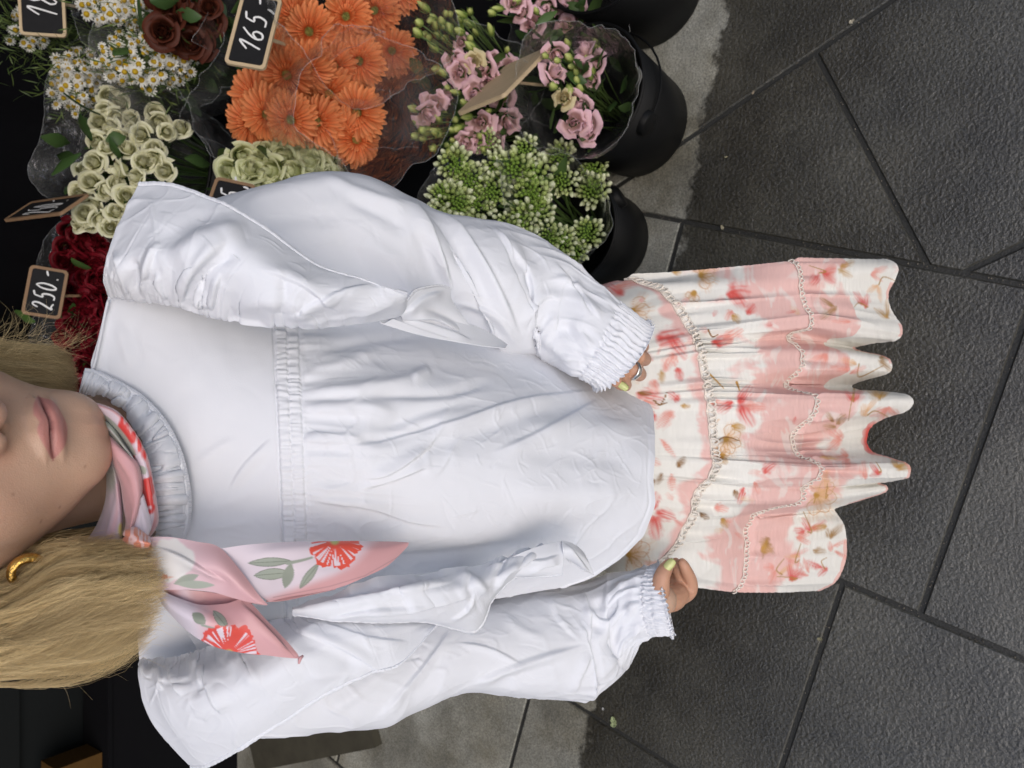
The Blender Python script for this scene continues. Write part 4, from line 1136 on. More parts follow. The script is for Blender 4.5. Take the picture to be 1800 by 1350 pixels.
RR_ = [((300, 1080), (350, 1235), .680, .05, .06, .0), ((400, 1070), (430, 1290), .665, .06, .07, .0), ((520, 1065), (520, 1283), .645, .07, .08, .0), ((620, 1065), (600, 1277), .625, .075, .08, .0), ((700, 1066), (662, 1273), .610, .078, .08, .0),
       ((775, 1062), (730, 1243), .590, .078, .075, .0), ((840, 1055), (808, 1214), .570, .075, .075, .0), ((900, 1046), (905, 1219), .545, .072, .07, .0), ((965, 1040), (1000, 1222), .520, .07, .065, .0),
       ((1030, 1033), (1056, 1196), .490, .062, .06, .0), ((1075, 1020), (1108, 1160), .460, .05, .05, .0), ((1112, 1008), (1128, 1125), .435, .038, .038, .0), ((1130, 1002), (1148, 1112), .420, .034, .034, .0), ((1146, 1000), (1166, 1108), .408, .034, .034, .0), ((1160, 1000), (1184, 1105), .398, .036, .036, .0)]
SR = [('s', 11, 5.5, [(1024, 1036), (1036, 1080), (1034, 1134)]), ('r', 12, -5, [(1050, 1050), (1055, 1085), (1045, 1115)]), ('z', 10, 5, [(1088, 1048), (1086, 1078), (1066, 1092), (1045, 1082), (1036, 1060)]),
      ('z', 13, 5.5, [(1033, 1133), (960, 1152), (880, 1180), (812, 1212)]), ('r', 12, -4, [(1000, 1165), (920, 1188), (860, 1205)]), ('s', 10, 4.5, [(1132, 1098), (1090, 1148), (1062, 1192)]), ('s', 10, 4.5, [(1040, 1150), (1020, 1190), (1006, 1222)]),
      ('r', 9, 4, [(1120, 1050), (1100, 1085), (1080, 1130)]), ('r', 9, -4, [(1105, 1060), (1085, 1105), (1066, 1150)]), ('s', 16, 5, [(655, 1270), (700, 1225), (755, 1160), (800, 1095)]), ('r', 16, -4, [(690, 1250), (745, 1190), (790, 1130)]),
      ('r', 14, 4, [(560, 1262), (650, 1200), (720, 1130)]), ('z', 9, 3.5, [(960, 1045), (985, 1090), (1020, 1128)]), ('r', 8, 2.5, [(880, 1080), (920, 1110), (960, 1120)]), ('s', 8, 3, [(800, 1130), (860, 1140), (920, 1170)]),
      ('r', 9, 3.5, [(1100, 1015), (1085, 1040), (1060, 1055)]), ('r', 14, -3, [(960, 1075), (1000, 1100), (1020, 1120)])]
SR += crinkles(80, (560, 1050, 1090, 1210), 16, 18, 60, 2.4, 0.55, 0.4)
PR = sleeve(RR_, 330, 250, 37, SR, 0.885, 46, 3)
sheet("sleeve", PR, M_COTTON, blouse, thick=0, closed=True)

# ------------------------------------------------------------------ ruffles
def hem_raise(P, fl, edge=0.035, h=0.0009):
    n = P.shape[0]; s = np.linspace(0, 1, n)[:, None]; j = np.arange(P.shape[1])[None, :]
    Nn = grid_normals(P) * fl
    sc = 0.65 + 0.35 * np.sin(j * 0.9) * np.sin(j * 0.31)
    H = h * smooth01(1 - edge, 1 - edge * .8, s) * sc - 0.0009 * np.exp(-((s - 1 + edge) / (edge * .18)) ** 2)
    return P + Nn * H[..., None]
def facing(P):
    return np.sign(((CAM - P) * grid_normals(P)).sum(-1).mean())

# her left: seam -> belly of the ruffle -> free edge
seam = [(192, 522, .668), (230, 530, .645), (300, 538, .598), (385, 562, .568), (480, 573, .533), (590, 573, .505), (690, 558, .484), (712, 545, .480)]
m1 = [(182, 480, .640), (215, 470, .612), (300, 470, .565), (390, 500, .535), (480, 528, .505), (590, 540, .482), (690, 540, .468), (714, 532, .468)]
m2 = [(200, 415, 0.632), (250, 395, 0.602), (340, 410, 0.552), (425, 448, 0.517), (510, 490, 0.492), (610, 515, 0.472), (700, 525, 0.46), (715, 523, 0.46)]
outr = [(246, 321, 0.639), (310, 324, 0.604), (392, 356, 0.559), (470, 400, 0.529), (556, 462, 0.499), (640, 493, 0.474), (690, 508, 0.458), (716, 516, 0.452)]
P = pix_grid([seam, m1, m2, outr], 190, 330)
fl = facing(P)
t = np.linspace(0, 1, 330)[None, :]; s = np.linspace(0, 1, 190)[:, None]
g = vnoise(np.stack([(t * 46 + 0 * s).ravel(), (s * 2 + 0 * t).ravel()], 1), 61).reshape(190, 330)
g2 = vnoise(np.stack([(t * 17 + 0 * s).ravel(), (s * 1.5 + 0 * t).ravel()], 1), 62).reshape(190, 330)
Hh = (0.0016 * g * np.exp(-s / .09) - 0.0024 * np.exp(-(g / .16) ** 2) * np.exp(-s / .16) + 0.004 * (1 - 2 * np.abs(g2)) * np.exp(-s / .3) * smooth01(0, .08, s) - 0.0026 * np.exp(-(g2 / .07) ** 2) * np.exp(-s / .34)) * (1 - smooth01(.62, .8, t)) + 0.0014 * fbm(np.stack([(t * 7 + 0 * s).ravel(), (s * 4 + 0 * t).ravel()], 1), 3, 63).reshape(190, 330) * smooth01(0, .2, s)
P = P + grid_normals(P) * fl * Hh[..., None]
SRL = [('s', 9, 4, [(222, 522), (214, 480), (198, 440)]), ('z', 10, 5, [(253, 522), (262, 470), (280, 425)]), ('r', 8, -4, [(240, 520), (238, 485), (232, 450)]), ('s', 10, 4.5, [(293, 528), (280, 500), (276, 475)]), ('z', 15, 6.5, [(318, 532), (330, 492), (358, 460), (400, 425)]),
       ('r', 12, -5, [(345, 535), (352, 500), (375, 470), (420, 440)]), ('s', 11, 5, [(356, 545), (346, 518), (352, 498)]), ('z', 12, 5, [(372, 546), (380, 510), (388, 478)]), ('r', 20, 5, [(300, 470), (360, 420), (440, 400)]), ('r', 20, -4, [(270, 440), (330, 390), (390, 380)]),
       ('s', 14, 3.5, [(500, 560), (580, 520), (660, 500)]), ('z', 14, 3.5, [(450, 470), (530, 500), (600, 550)]), ('r', 14, 3, [(400, 545), (470, 530), (560, 560)]), ('r', 12, 3, [(620, 560), (660, 540), (705, 520)]), ('r', 10, -3, [(500, 478), (500, 520), (495, 560)])]
SRL += crinkles(45, (220, 340, 680, 560), 17, 20, 60, 2.4, 0.45, 0.7)
P = pressed(strokes(P, SRL, fl), 610, .09, .0007, fl); P = hem_raise(P, fl)
sheet("ruffle", P, M_COTTON, blouse)
# its lower flounce, folded under
P = pix_grid([[(660, 545, .500), (720, 545, .492), (790, 560, .486), (850, 580, .482), (892, 606, .478)], [(670, 568, .492), (730, 585, .484), (800, 598, .478), (850, 606, .474), (888, 612, .472)], [(690, 560, .488), (760, 586, .480), (815, 600, .476), (860, 608, .473), (890, 612, .471)]], 60, 120)
fl = facing(P); sheet("ruffle", strokes(P, [('s', 10, 4, [(700, 560), (760, 575), (830, 600)])], fl), M_COTTON, blouse)
P = pix_grid([[(700, 552, .482), (712, 530, .476), (730, 508, .474), (770, 500, .478), (792, 506, .482)], [(705, 556, .484), (735, 548, .480), (765, 535, .480), (785, 530, .482), (795, 530, .484)], [(708, 562, .488), (745, 570, .486), (785, 572, .484), (815, 575, .482), (835, 580, .482)], [(712, 566, .492), (750, 580, .490), (800, 590, .486), (850, 600, .482), (882, 612, .480)]], 90, 130)
fl = facing(P); P = strokes(P, [('s', 12, 4, [(705, 555), (740, 525), (780, 512)]), ('z', 10, 4, [(715, 560), (765, 560), (820, 595)]), ('r', 8, -3, [(740, 540), (790, 560), (840, 590)])], fl)
sheet("ruffle", hem_raise(P[::-1].copy(), -fl, .06)[::-1], M_COTTON, blouse)

# her right
seam = [(246, 1160, .660), (290, 1156, .640), (350, 1140, .612), (420, 1112, .575), (490, 1090, .548), (560, 1075, .520), (640, 1070, .500), (740, 1080, .492)]
m1 = [(244, 1185, .645), (285, 1195, .612), (350, 1190, .575), (430, 1160, .540), (510, 1120, .515), (590, 1100, .496), (660, 1092, .486), (752, 1084, .486)]
m2 = [(262, 1260, 0.637), (310, 1265, 0.597), (380, 1250, 0.554), (460, 1210, 0.52), (540, 1160, 0.497), (620, 1130, 0.482), (690, 1112, 0.474), (762, 1090, 0.476)]
outr = [(338, 1352, 0.644), (372, 1345, 0.609), (432, 1312, 0.564), (500, 1270, 0.532), (572, 1222, 0.504), (648, 1184, 0.482), (705, 1168, 0.468), (772, 1094, 0.466)]
P = pix_grid([seam, m1, m2, outr], 190, 330)
fl = facing(P)
g = vnoise(np.stack([(t * 40 + 0 * s).ravel(), (s * 2 + 0 * t).ravel()], 1), 71).reshape(190, 330)
g2 = vnoise(np.stack([(t * 15 + 0 * s).ravel(), (s * 1.5 + 0 * t).ravel()], 1), 72).reshape(190, 330)
Hh = 0.0015 * g * np.exp(-s / .09) - 0.0024 * np.exp(-(g / .16) ** 2) * np.exp(-s / .16) + 0.0042 * (1 - 2 * np.abs(g2)) * np.exp(-s / .32) * smooth01(0, .08, s) - 0.0026 * np.exp(-(g2 / .07) ** 2) * np.exp(-s / .34) + 0.0016 * fbm(np.stack([(t * 6 + 0 * s).ravel(), (s * 4 + 0 * t).ravel()], 1), 3, 73).reshape(190, 330) * smooth01(0, .2, s)
P = P + grid_normals(P) * fl * Hh[..., None]
SRR = [('s', 10, 5, [(275, 1165), (282, 1190), (286, 1215)]), ('z', 10, 5, [(300, 1160), (300, 1190), (320, 1225)]), ('s', 11, 5, [(345, 1150), (350, 1180), (355, 1210)]), ('z', 16, 6.5, [(350, 1160), (370, 1215), (390, 1260)]), ('r', 12, -4, [(330, 1160), (335, 1195), (350, 1230)]),
       ('r', 16, 5, [(400, 1150), (440, 1190), (460, 1200)]), ('z', 13, 4, [(495, 1100), (570, 1125), (640, 1160), (680, 1190)]), ('r', 14, -4, [(520, 1125), (590, 1150), (640, 1180)]), ('r', 12, 4, [(530, 1190), (600, 1180), (660, 1180)]), ('s', 12, 4, [(560, 1095), (640, 1120), (720, 1130)]), ('r', 24, -4, [(330, 1290), (420, 1250), (500, 1200)])]
SRR += crinkles(45, (270, 1180, 740, 1320), 18, 20, 60, 2.4, 0.45, 2.4)
SRR = [(k_, w_, h_ * (.65 if w_ > 8 else 1), q_) for k_, w_, h_, q_ in SRR]
P = pressed(strokes(P, SRR, fl), 620, .09, .0007, fl); P = hem_raise(P, fl)
sheet("ruffle", P, M_COTTON, blouse)
# its long narrow flounce over the belly, edge rolling over twice
a0 = [(514, 1068, .512), (600, 1037, .488), (700, 1012, .468), (800, 1000, .450), (880, 980, .436), (950, 960, .424), (992, 954, .416)]
a1 = [(514, 1072, .508), (610, 1062, .474), (720, 1045, .448), (800, 1040, .432), (860, 1020, .424), (930, 985, .414), (995, 962, .408)]
a2 = [(514, 1077, .510), (620, 1086, .476), (740, 1085, .456), (825, 1085, .446), (862, 1050, .434), (905, 1006, .420), (985, 972, .410)]
a3 = [(515, 1080, .514), (625, 1092, .486), (745, 1093, .470), (836, 1110, .460), (868, 1052, .446), (912, 1012, .430), (990, 982, .414)]
P = pix_grid([a0, a1, a2, a3], 110, 260); fl = facing(P)
t2 = np.linspace(0, 1, 260)[None, :]; s2 = np.linspace(0, 1, 110)[:, None]
g = vnoise(np.stack([(t2 * 30 + 0 * s2).ravel(), (s2 * 2 + 0 * t2).ravel()], 1), 81).reshape(110, 260)
P = P + grid_normals(P) * fl * (0.0036 * g * np.exp(-s2 / .5) - .0006 * np.exp(-(g / .12) ** 2) * np.exp(-s2 / .4))[..., None]
P = strokes(P, [('s', 9, 4, [(530, 1068), (620, 1055), (740, 1030), (800, 1010)]), ('z', 10, 4, [(620, 1080), (740, 1066), (840, 1045)]), ('r', 9, 4, [(800, 1005), (830, 1020), (860, 1045)]), ('s', 8, 3, [(850, 1000), (900, 985), (960, 970)]), ('s', 7, 3, [(560, 1090), (660, 1070), (760, 1062)]), ('z', 6, 2.5, [(640, 1045), (720, 1040), (800, 1022)]), ('s', 6, 3, [(790, 1090), (820, 1070), (835, 1040)]), ('z', 6, 3, [(870, 1040), (890, 1010), (920, 992)])], fl)
P = pressed(P, 640, .07, .0006, fl)
sheet("ruffle", hem_raise(P, fl, .06), M_COTTON, blouse)
P = pix_grid([[(872, 992, .432), (915, 972, .420), (955, 958, .412), (990, 951, .406)], [(880, 1004, .430), (925, 990, .416), (962, 978, .407), (990, 970, .402)], [(895, 1012, .430), (935, 1008, .416), (966, 1000, .408), (989, 992, .402)], [(925, 1014, .430), (952, 1013, .418), (974, 1012, .410), (988, 1010, .406)]], 70, 90)
fl = facing(P); P = strokes(P, [('s', 8, 3, [(905, 985), (950, 985), (985, 975)]), ('z', 7, 3, [(930, 1010), (955, 995), (985, 990)])], fl)
sheet("ruffle", hem_raise(P, fl, .07), M_COTTON, blouse)
P = pix_grid([[(988, 951, .404), (1002, 954, .402), (1016, 962, .402), (1026, 972, .403)], [(989, 966, .400), (1005, 968, .398), (1022, 976, .398), (1034, 988, .400)], [(992, 978, .402), (1008, 982, .400), (1026, 990, .400), (1040, 1000, .402)], [(1000, 986, .408), (1014, 992, .406), (1030, 1002, .405), (1043, 1012, .405)]], 60, 70)
fl = facing(P); P = strokes(P, [('s', 7, 3, [(990, 955), (1010, 975), (1038, 1008)])], fl)
sheet("ruffle", hem_raise(P, fl, .09), M_COTTON, blouse)

# ------------------------------------------------------------------ gathered neck frill and its bias band
def dense(c, n): return catmull(np.array([[x, y, 0] for x, y in c], float), n)[:, :2]
m = 620
oc = dense([(150, 648), (170, 652), (205, 668), (250, 695), (290, 737), (318, 790), (333, 850), (336, 900), (328, 940), (300, 972), (262, 1000)], m)
ic = dense([(140, 688), (152, 694), (182, 694), (222, 730), (250, 772), (264, 815), (270, 855), (276, 905), (272, 945), (256, 970), (235, 990)], m)
Po = np.array([torso_at(*q) for q in oc[::10]]); Po = catmull(Po, m)
def off_y(c, Pb, dY): return np.array([at(x, y, Y=b[1] + dY) for (x, y), b in zip(c, Pb)])
rr = np.linspace(0, 1, 90)
t = np.linspace(0, 1, m)
P = np.array([[at(*(oc[j] * (1 - r) + ic[j] * r), Y=Po[j][1] - 0.009 - 0.012 * sin(pi * r * .8) + 0.012 * r) for j in range(m)] for r in rr])
fl = facing(P)
g = vnoise(np.stack([(t[None] * 62 + 0 * rr[:, None]).ravel(), (rr[:, None] * 0.8 + 0 * t[None]).ravel()], 1), 91).reshape(90, m)
g3 = np.abs(vnoise(np.stack([(t[None] * 40 + 0 * rr[:, None]).ravel(), (rr[:, None] * 0.6 + 0 * t[None]).ravel()], 1), 92).reshape(90, m))
Hh = (-0.0026 * np.exp(-(g3 / .085) ** 2) - 0.0010 * np.exp(-(g / .10) ** 2) * (1 - .6 * rr[:, None]) + 0.0022 * g3 + .0012 * g) * smooth01(.10, .2, rr)[:, None] - 0.0014 * np.exp(-((rr - .13) / .02) ** 2)[:, None] + 0.0008 * np.sin(t * 900)[None] * (1 - smooth01(.1, .12, rr))[:, None] * .3
P = P + grid_normals(P) * fl * Hh[..., None]
sheet("neck_frill", P, M_COTTON, blouse)
# band seam cord on the shoulder
pts = [at(x, y, Y=torso_at(x, y)[1] - 0.004) for x, y in [(190, 528), (183, 560), (174, 605), (166, 640), (160, 652)]]
mb = MB(); mb.tube(catmull(pts, 20), 0.0012, 6); mb.build("shoulder_piping", M_COTTON, blouse)

# ------------------------------------------------------------------ skirt
zW, z1, z2, z3 = 0.93, 0.735, 0.57, 0.325
KEY = [  # trim one, trim two, hem : photo px of the same fold line
    ((1098, 492), (1385, 459), (1566, 459)), ((1150, 506), (1392, 480), (1578, 474)), ((1188, 542), (1408, 520), (1560, 525)), ((1212, 580), (1420, 560), (1583, 580)), ((1219, 600), (1392, 582), (1508, 603)),
    ((1230, 626), (1414, 628), (1566, 640)), ((1237, 672), (1376, 676), (1498, 677)), ((1242, 700), (1434, 705), (1601, 704)), ((1248, 742), (1400, 750), (1536, 735)), ((1251, 782), (1388, 790), (1524, 775)),
    ((1254, 815), (1440, 825), (1597, 828)), ((1240, 848), (1402, 852), (1543, 846)), ((1215, 876), (1396, 878), (1556, 860)), ((1213, 912), (1328, 903), (1466, 893)), ((1195, 945), (1302, 928), (1482, 922)), ((1172, 972), (1300, 965), (1487, 965)),
    ((1150, 992), (1302, 1008), (1478, 1004)), ((1105, 1016), (1290, 1041), (1448, 1036))]
HEM = [(1552, 456), (1572, 462), (1578, 476), (1570, 496), (1561, 515), (1562, 535), (1572, 556), (1584, 572), (1584, 588), (1572, 598), (1525, 604), (1502, 611), (1520, 620), (1556, 629), (1567, 641), (1560, 655), (1520, 667), (1497, 677), (1510, 686), (1580, 692),
       (1602, 701), (1603, 712), (1588, 724), (1556, 734), (1532, 748), (1524, 765), (1524, 782), (1538, 798), (1572, 808), (1596, 817), (1600, 829), (1592, 840), (1562, 845), (1546, 849), (1558, 855), (1555, 864), (1515, 878), (1474, 890), (1466, 897), (1474, 908), (1483, 925), (1487, 950), (1487, 975), (1480, 1002), (1466, 1024), (1440, 1038)]
KO = np.array(KEY, float); hb_ = np.array(HEM, float)
sm_ = np.interp(hb_[:, 1], [456, 600, 700, 830, 900, 1040], [1555, 1550, 1562, 1562, 1478, 1455])
yk = KO[:, 2, 1]
KEY = []
for (hx, hy), s0 in zip(hb_, sm_):
    k1 = (np.interp(hy, yk, KO[:, 0, 0]), np.interp(hy, yk, KO[:, 0, 1])); y2 = np.interp(hy, yk, KO[:, 1, 1])
    x2 = np.interp(y2, [455, 520, 580, 640, 700, 760, 825, 880, 900, 930, 1045], [1385, 1405, 1408, 1402, 1414, 1405, 1424, 1390, 1335, 1302, 1296]) + .50 * (hx - s0)
    KEY.append((k1, (x2, y2), (hx, hy)))
def curve(i, z): return np.array([at(k[i][0], k[i][1], z=z) for k in KEY])
C1, C2, C3 = curve(0, z1), curve(1, z2), curve(2, z3)
C0 = C1.copy(); c = C1.mean(0); C0[:, :2] = c[:2] + (C1[:, :2] - c[:2]) * 0.62 + np.array([0.0, 0.115]); C0[:, 2] = zW
nf, nv = 620, 430
def ringc(C):
    f = catmull(C, nf)
    a, b = f[-1], f[0]; mid = (a + b) / 2; hw = (a - b) / 2
    ph = np.linspace(0, pi, 102)[1:-1][:, None]
    bk = mid + hw * np.cos(ph) * (1 - .10 * np.sin(ph)) + np.array([0, 1, 0]) * (np.linalg.norm(hw) * 0.95) * np.sin(ph)
    bk += (bk - mid) / np.maximum(np.linalg.norm(bk - mid, axis=1, keepdims=True), 1e-6) * 0.006 * np.sin(np.linspace(0, 1, 100) * 60)[:, None] * (C is C3)
    return np.concatenate([f, bk])
Q = [ringc(C) for C in (C0, C1, C2, C3)]
v = np.concatenate([np.linspace(0, 1, 90, endpoint=False), np.linspace(1, 2, 150, endpoint=False), np.linspace(2, 3, nv - 240)])
P = np.empty((nv, Q[0].shape[0], 3))
for i, vv in enumerate(v):
    k = min(int(vv), 2); f = vv - k
    if k == 0: P[i] = Q[0] * (1 - f) + Q[1] * f
    else:
        g = f * 0.75 + 0.25 * f * f if k == 1 else f
        P[i] = Q[k] * (1 - g) + Q[k + 1] * g
        # panels belly out a little between the seams
        P[i, :nf, 1] -= 0.012 * sin(pi * f) * (1 if k == 1 else .6)
Nn = grid_normals(P); cen = P.mean(1, keepdims=True); fl = np.sign((Nn * (P - cen)).sum(-1).mean())
j = np.arange(P.shape[1])[None, :] * np.ones((nv, 1)); vv = v[:, None] * np.ones_like(j)
ga = vnoise(np.stack([j.ravel() / 5.0, vv.ravel() * 1.2], 1), 101).reshape(j.shape); gb = vnoise(np.stack([j.ravel() / 13.0, vv.ravel() * 1.0], 1), 102).reshape(j.shape)
H = 0
for k in (1, 2):
    f = np.clip(vv - k, 0, 1); o_ = (vv >= k)
    H = H + o_ * (0.0022 * ga * np.exp(-f / .12) + 0.0085 * (1 - 2 * np.abs(gb)) * np.exp(-f / .5) * smooth01(0, .06, f)) * (vv < k + 1)
    H = H - 0.0022 * np.exp(-((vv - k) / .012) ** 2)
ph_, py_, dp_ = project(P.reshape(-1, 3)); PX, PY = ph_.reshape(j.shape), py_.reshape(j.shape)
H = H + 0.0035 * gb * smooth01(.5, .95, np.minimum(vv, 1)) * (vv <= 1)
cr = fbm(np.stack([PX.ravel() / 3.2, PY.ravel() / 26], 1), 3, 111).reshape(j.shape)
H = H + 0.00075 * cr + 0.0012 * (1 - smooth01(0.0, 0.035, 3 - vv))
P = P + Nn * fl * H[..., None]
Px, Py, _ = project(P.reshape(-1, 3))

# the print
cream, pink = np.array([0.80, 0.78, 0.725]), np.array([0.77, 0.50, 0.455])
red, coral, ochre, brown = np.array([0.66, 0.10, 0.085]), np.array([0.74, 0.30, 0.24]), np.array([0.50, 0.28, 0.07]), np.array([0.26, 0.13, 0.04])
tan = np.array([0.72, 0.44, 0.24])
V = P.reshape(-1, 3); vvf, jf = vv.ravel(), j.ravel()
wx, wy = 26 * fbm(np.stack([Px / 60, Py / 60], 1), 2, 7), 22 * fbm(np.stack([Px / 55, Py / 55], 1), 2, 17)
brush = fbm(np.stack([(Px + 1.3 * wx) / 52, (Py + 1.6 * wy) / 34], 1), 4, 121)
tier = vvf - np.floor(np.minimum(vvf, 2.999))
pk = np.where(vvf < 1, (tier - .93) * 9, np.where(vvf < 2, (tier - .52) * 2.6, np.where(tier < .45, (.40 - tier) * 3.0, -1.0)))
pm = smooth01(-.26, .26, pk + brush * 1.35)
col = cream * (1 - pm[:, None]) + pink * pm[:, None]
wisp = smooth01(.16, .42, fbm(np.stack([(Px + wx * 1.6) / 13, (Py + wy * 1.6) / 30], 1), 3, 131)); col = col * (1 - .5 * wisp[:, None] * pm[:, None]) + cream * .5 * wisp[:, None] * pm[:, None]
def paint(mask, c, k=1.0):
    global col
    mk = np.clip(mask * k, 0, 1)[:, None]; col = col * (1 - mk) + np.asarray(c) * mk
def petal(x, y, a, L, W, c, streak=0.6, k=1.0):
    L, W = L * 1.38, W * 1.42
    dx, dy = Px - x, Py - y
    u = (dx * cos(a) + dy * sin(a)) / L; w = (-dx * sin(a) + dy * cos(a)) / W
    sel = (u > -.1) & (u < 1.1) & (np.abs(w) < 1.2)
    mk = np.zeros(len(Px)); us, ws = u[sel], w[sel]
    prof = np.sqrt(np.clip(us, 0, 1)) * np.sqrt(np.clip(1.02 - us, 0, 1)) * 2.0
    b = smooth01(0, .40, prof * .5 + .02 - np.abs(ws) * .55 + .12 * vnoise(np.stack([us * 6, ws * 4 + x], 1), 3)) * (us > 0) * (us < 1)
    st_ = 0.5 + 0.5 * np.sin(ws * 17 + 3 * vnoise(np.stack([us * 2, ws * 3 + y], 1), 5))
    mk[sel] = b * (1 - streak * st_ * smooth01(.1, .6, us)) * (.62 + .38 * smooth01(.75, .15, us) if False else (.60 + .40 * (1 - smooth01(.2, .9, us))))
    paint(mk, c, k)
def line(pts, w, c, k=1.0):
    d_, _, al = seg_dist(Px, Py, catmull(np.array(pts, float), 5 * len(pts)) if len(pts) > 2 else pts)
    paint(1 - smooth01(w * .5, w, d_ + w * .35 * al), c, k)
def cosmos(x, y, r, a0=0.0, n=5, half=False):
    for i in range(n):
        a = a0 + 2 * pi * i / 8
        petal(x, y, a, r, r * .42, tan, .85, .55)
        tip = (x + r * cos(a), y + r * sin(a)); q = r * .36
        line([(x + 3 * cos(a), y + 3 * sin(a)), (x + .6 * r * cos(a) - q * sin(a), y + .6 * r * sin(a) + q * cos(a)), tip, (x + .6 * r * cos(a) + q * sin(a), y + .6 * r * sin(a) - q * cos(a)), (x + 3 * cos(a), y + 3 * sin(a))], 1.5, tan * .8, .7)
        line([(x, y), (x + .42 * r * cos(a + .1), y + .42 * r * sin(a + .1))], 2.6, ochre, .8)
    paint(1 - smooth01(3.5, 7, np.hypot(Px - x, Py - y)), ochre)
cosmos(1112, 546, 30, -.9, 6); cosmos(1232, 484, 26, -2.0, 5); cosmos(1276, 772, 28, -1.2, 5); cosmos(1268, 802, 18, -2.2, 3); cosmos(1105, 975, 40, -1.2, 4); cosmos(1220, 515, 16, 1.2, 3); cosmos(1435, 870, 36, -.6, 4)
for x, y, a, L, W, c in [(1150, 598, -.2, 40, 16, red), (1172, 586, .9, 42, 13, red), (1182, 618, 1.4, 20, 9, coral), (1098, 520, -2.6, 42, 14, red), (1080, 505, -.2, 30, 9, coral), (1275, 518, -.1, 34, 17, red), (1284, 510, .9, 30, 11, red), (1312, 553, -.9, 18, 8, red), (1288, 545, 2.2, 16, 9, coral),
        (1165, 655, -1.1, 30, 11, coral), (1190, 645, 1.3, 20, 8, red), (1150, 665, 1.6, 26, 10, coral), (1115, 690, .2, 40, 12, red), (1130, 702, .5, 24, 8, coral), (1195, 706, -2.4, 20, 8, red), (1186, 722, 2.4, 34, 11, coral), (1155, 728, 2.7, 22, 10, red), (1250, 605, -.2, 30, 11, red), (1270, 598, -.5, 30, 10, coral),
        (1298, 712, -1.0, 30, 12, red), (1300, 708, 1.1, 36, 15, red), (1290, 705, 2.6, 26, 10, red), (1306, 712, .1, 30, 10, coral), (1248, 706, .2, 18, 8, coral), (1150, 900, .3, 30, 11, red), (1148, 905, 1.4, 34, 14, red), (1146, 898, -1.3, 26, 10, red), (1145, 905, 2.5, 24, 9, coral), (1160, 770, .9, 34, 6, coral), (1120, 800, .4, 34, 8, coral), (1340, 832, -.7, 22, 9, red), (1326, 846, 1.2, 18, 7, coral),
        (1308, 856, 1.9, 24, 8, red), (1180, 832, 1.5, 24, 7, coral), (1152, 842, 2.3, 24, 8, brown), (1255, 890, .2, 20, 8, coral), (1150, 460, .2, 24, 7, red)]:
    petal(x, y, a, L, W, c)
for x, y, a, L, W, c in [(1180, 478, 0, 14, 6, ochre), (1162, 648, 1.5, 20, 6, ochre), (1196, 712, .2, 14, 5, ochre), (1120, 690, .1, 20, 5, brown), (1190, 822, -.9, 18, 7, brown), (1165, 830, 2.0, 18, 6, brown), (1290, 860, 1.2, 14, 6, brown), (1284, 748, .2, 20, 8, ochre), (1260, 800, .6, 18, 8, ochre), (1228, 902, .5, 16, 6, brown), (1268, 910, 1.0, 16, 7, ochre), (1286, 552, .8, 16, 7, ochre)]:
    petal(x, y, a, L, W, c, .3)
line([(1150, 704), (1160, 712), (1168, 700), (1172, 690)], 2.2, brown); line([(1160, 712), (1172, 708)], 2.0, brown); line([(1245, 580), (1252, 592), (1262, 588)], 2.2, brown); line([(1245, 655), (1262, 672), (1272, 682)], 2.4, ochre); line([(1295, 672), (1300, 686)], 3, ochre); line([(1258, 778), (1275, 768), (1300, 775)], 2, brown)
rs = np.random.default_rng(4)
hem_all = [(1440, 480), (1475, 470), (1530, 478), (1545, 500), (1470, 535), (1500, 560), (1525, 540), (1560, 560), (1455, 620), (1510, 640), (1540, 630), (1490, 655), (1500, 706), (1545, 702), (1560, 716), (1525, 730), (1470, 745), (1490, 800), (1545, 830), (1575, 820), (1520, 840), (1455, 870), (1350, 950), (1400, 945), (1420, 935), (1455, 925), (1380, 980), (1405, 985), (1435, 975), (1462, 970), (1450, 1000), (1340, 965), (1365, 1000), (1375, 1010), (1460, 945), (1420, 1010), (1390, 1020), (1440, 800), (1480, 770)]
for i, (x, y) in enumerate(hem_all):
    c = [red, ochre, coral, tan, brown * .6 + ochre * .4, coral][i % 6]; a_ = rs.uniform(0, 6.28)
    for q in range(rs.integers(1, 4)): petal(x + rs.normal(0, 3), y + rs.normal(0, 3), a_ + q * rs.uniform(.7, 1.3), rs.uniform(14, 30), rs.uniform(4, 9), c, .6, .9)
    if i % 3 == 0: line([(x, y), (x + rs.normal(0, 10), y + rs.normal(0, 10)), (x + rs.normal(0, 20), y + rs.normal(0, 20))], 1.8, ochre * .8, .8)
for i in range(30):                                               # the same flowers scattered faintly on the rest
    x, y = rs.uniform(1080, 1560), rs.uniform(460, 1040)
    petal(x, y, rs.uniform(0, 6.28), rs.uniform(8, 22), rs.uniform(3, 7), [coral, tan, coral, red][i % 4], .6, .55)
hb = (vvf > 2.965) * smooth01(.0, .3, vnoise(np.stack([jf / 26, 0 * jf], 1), 141)); paint(hb, coral, .6)
paint(np.exp(-((Px - 1528) / 12) ** 2 - ((Py - 772) / 34) ** 2) * (vvf > 2.9), red, 1.2)
col = col * (1 + 0.05 * cr.ravel()[:, None])
skirt = link("skirt", np_mesh("skirt", P.reshape(-1, 3), grid_faces_np(nv, P.shape[1], True), M_PRINT, col), person)
md = skirt.modifiers.new("cloth_thickness", 'SOLIDIFY'); md.thickness = 0.0014; md.offset = -1.0

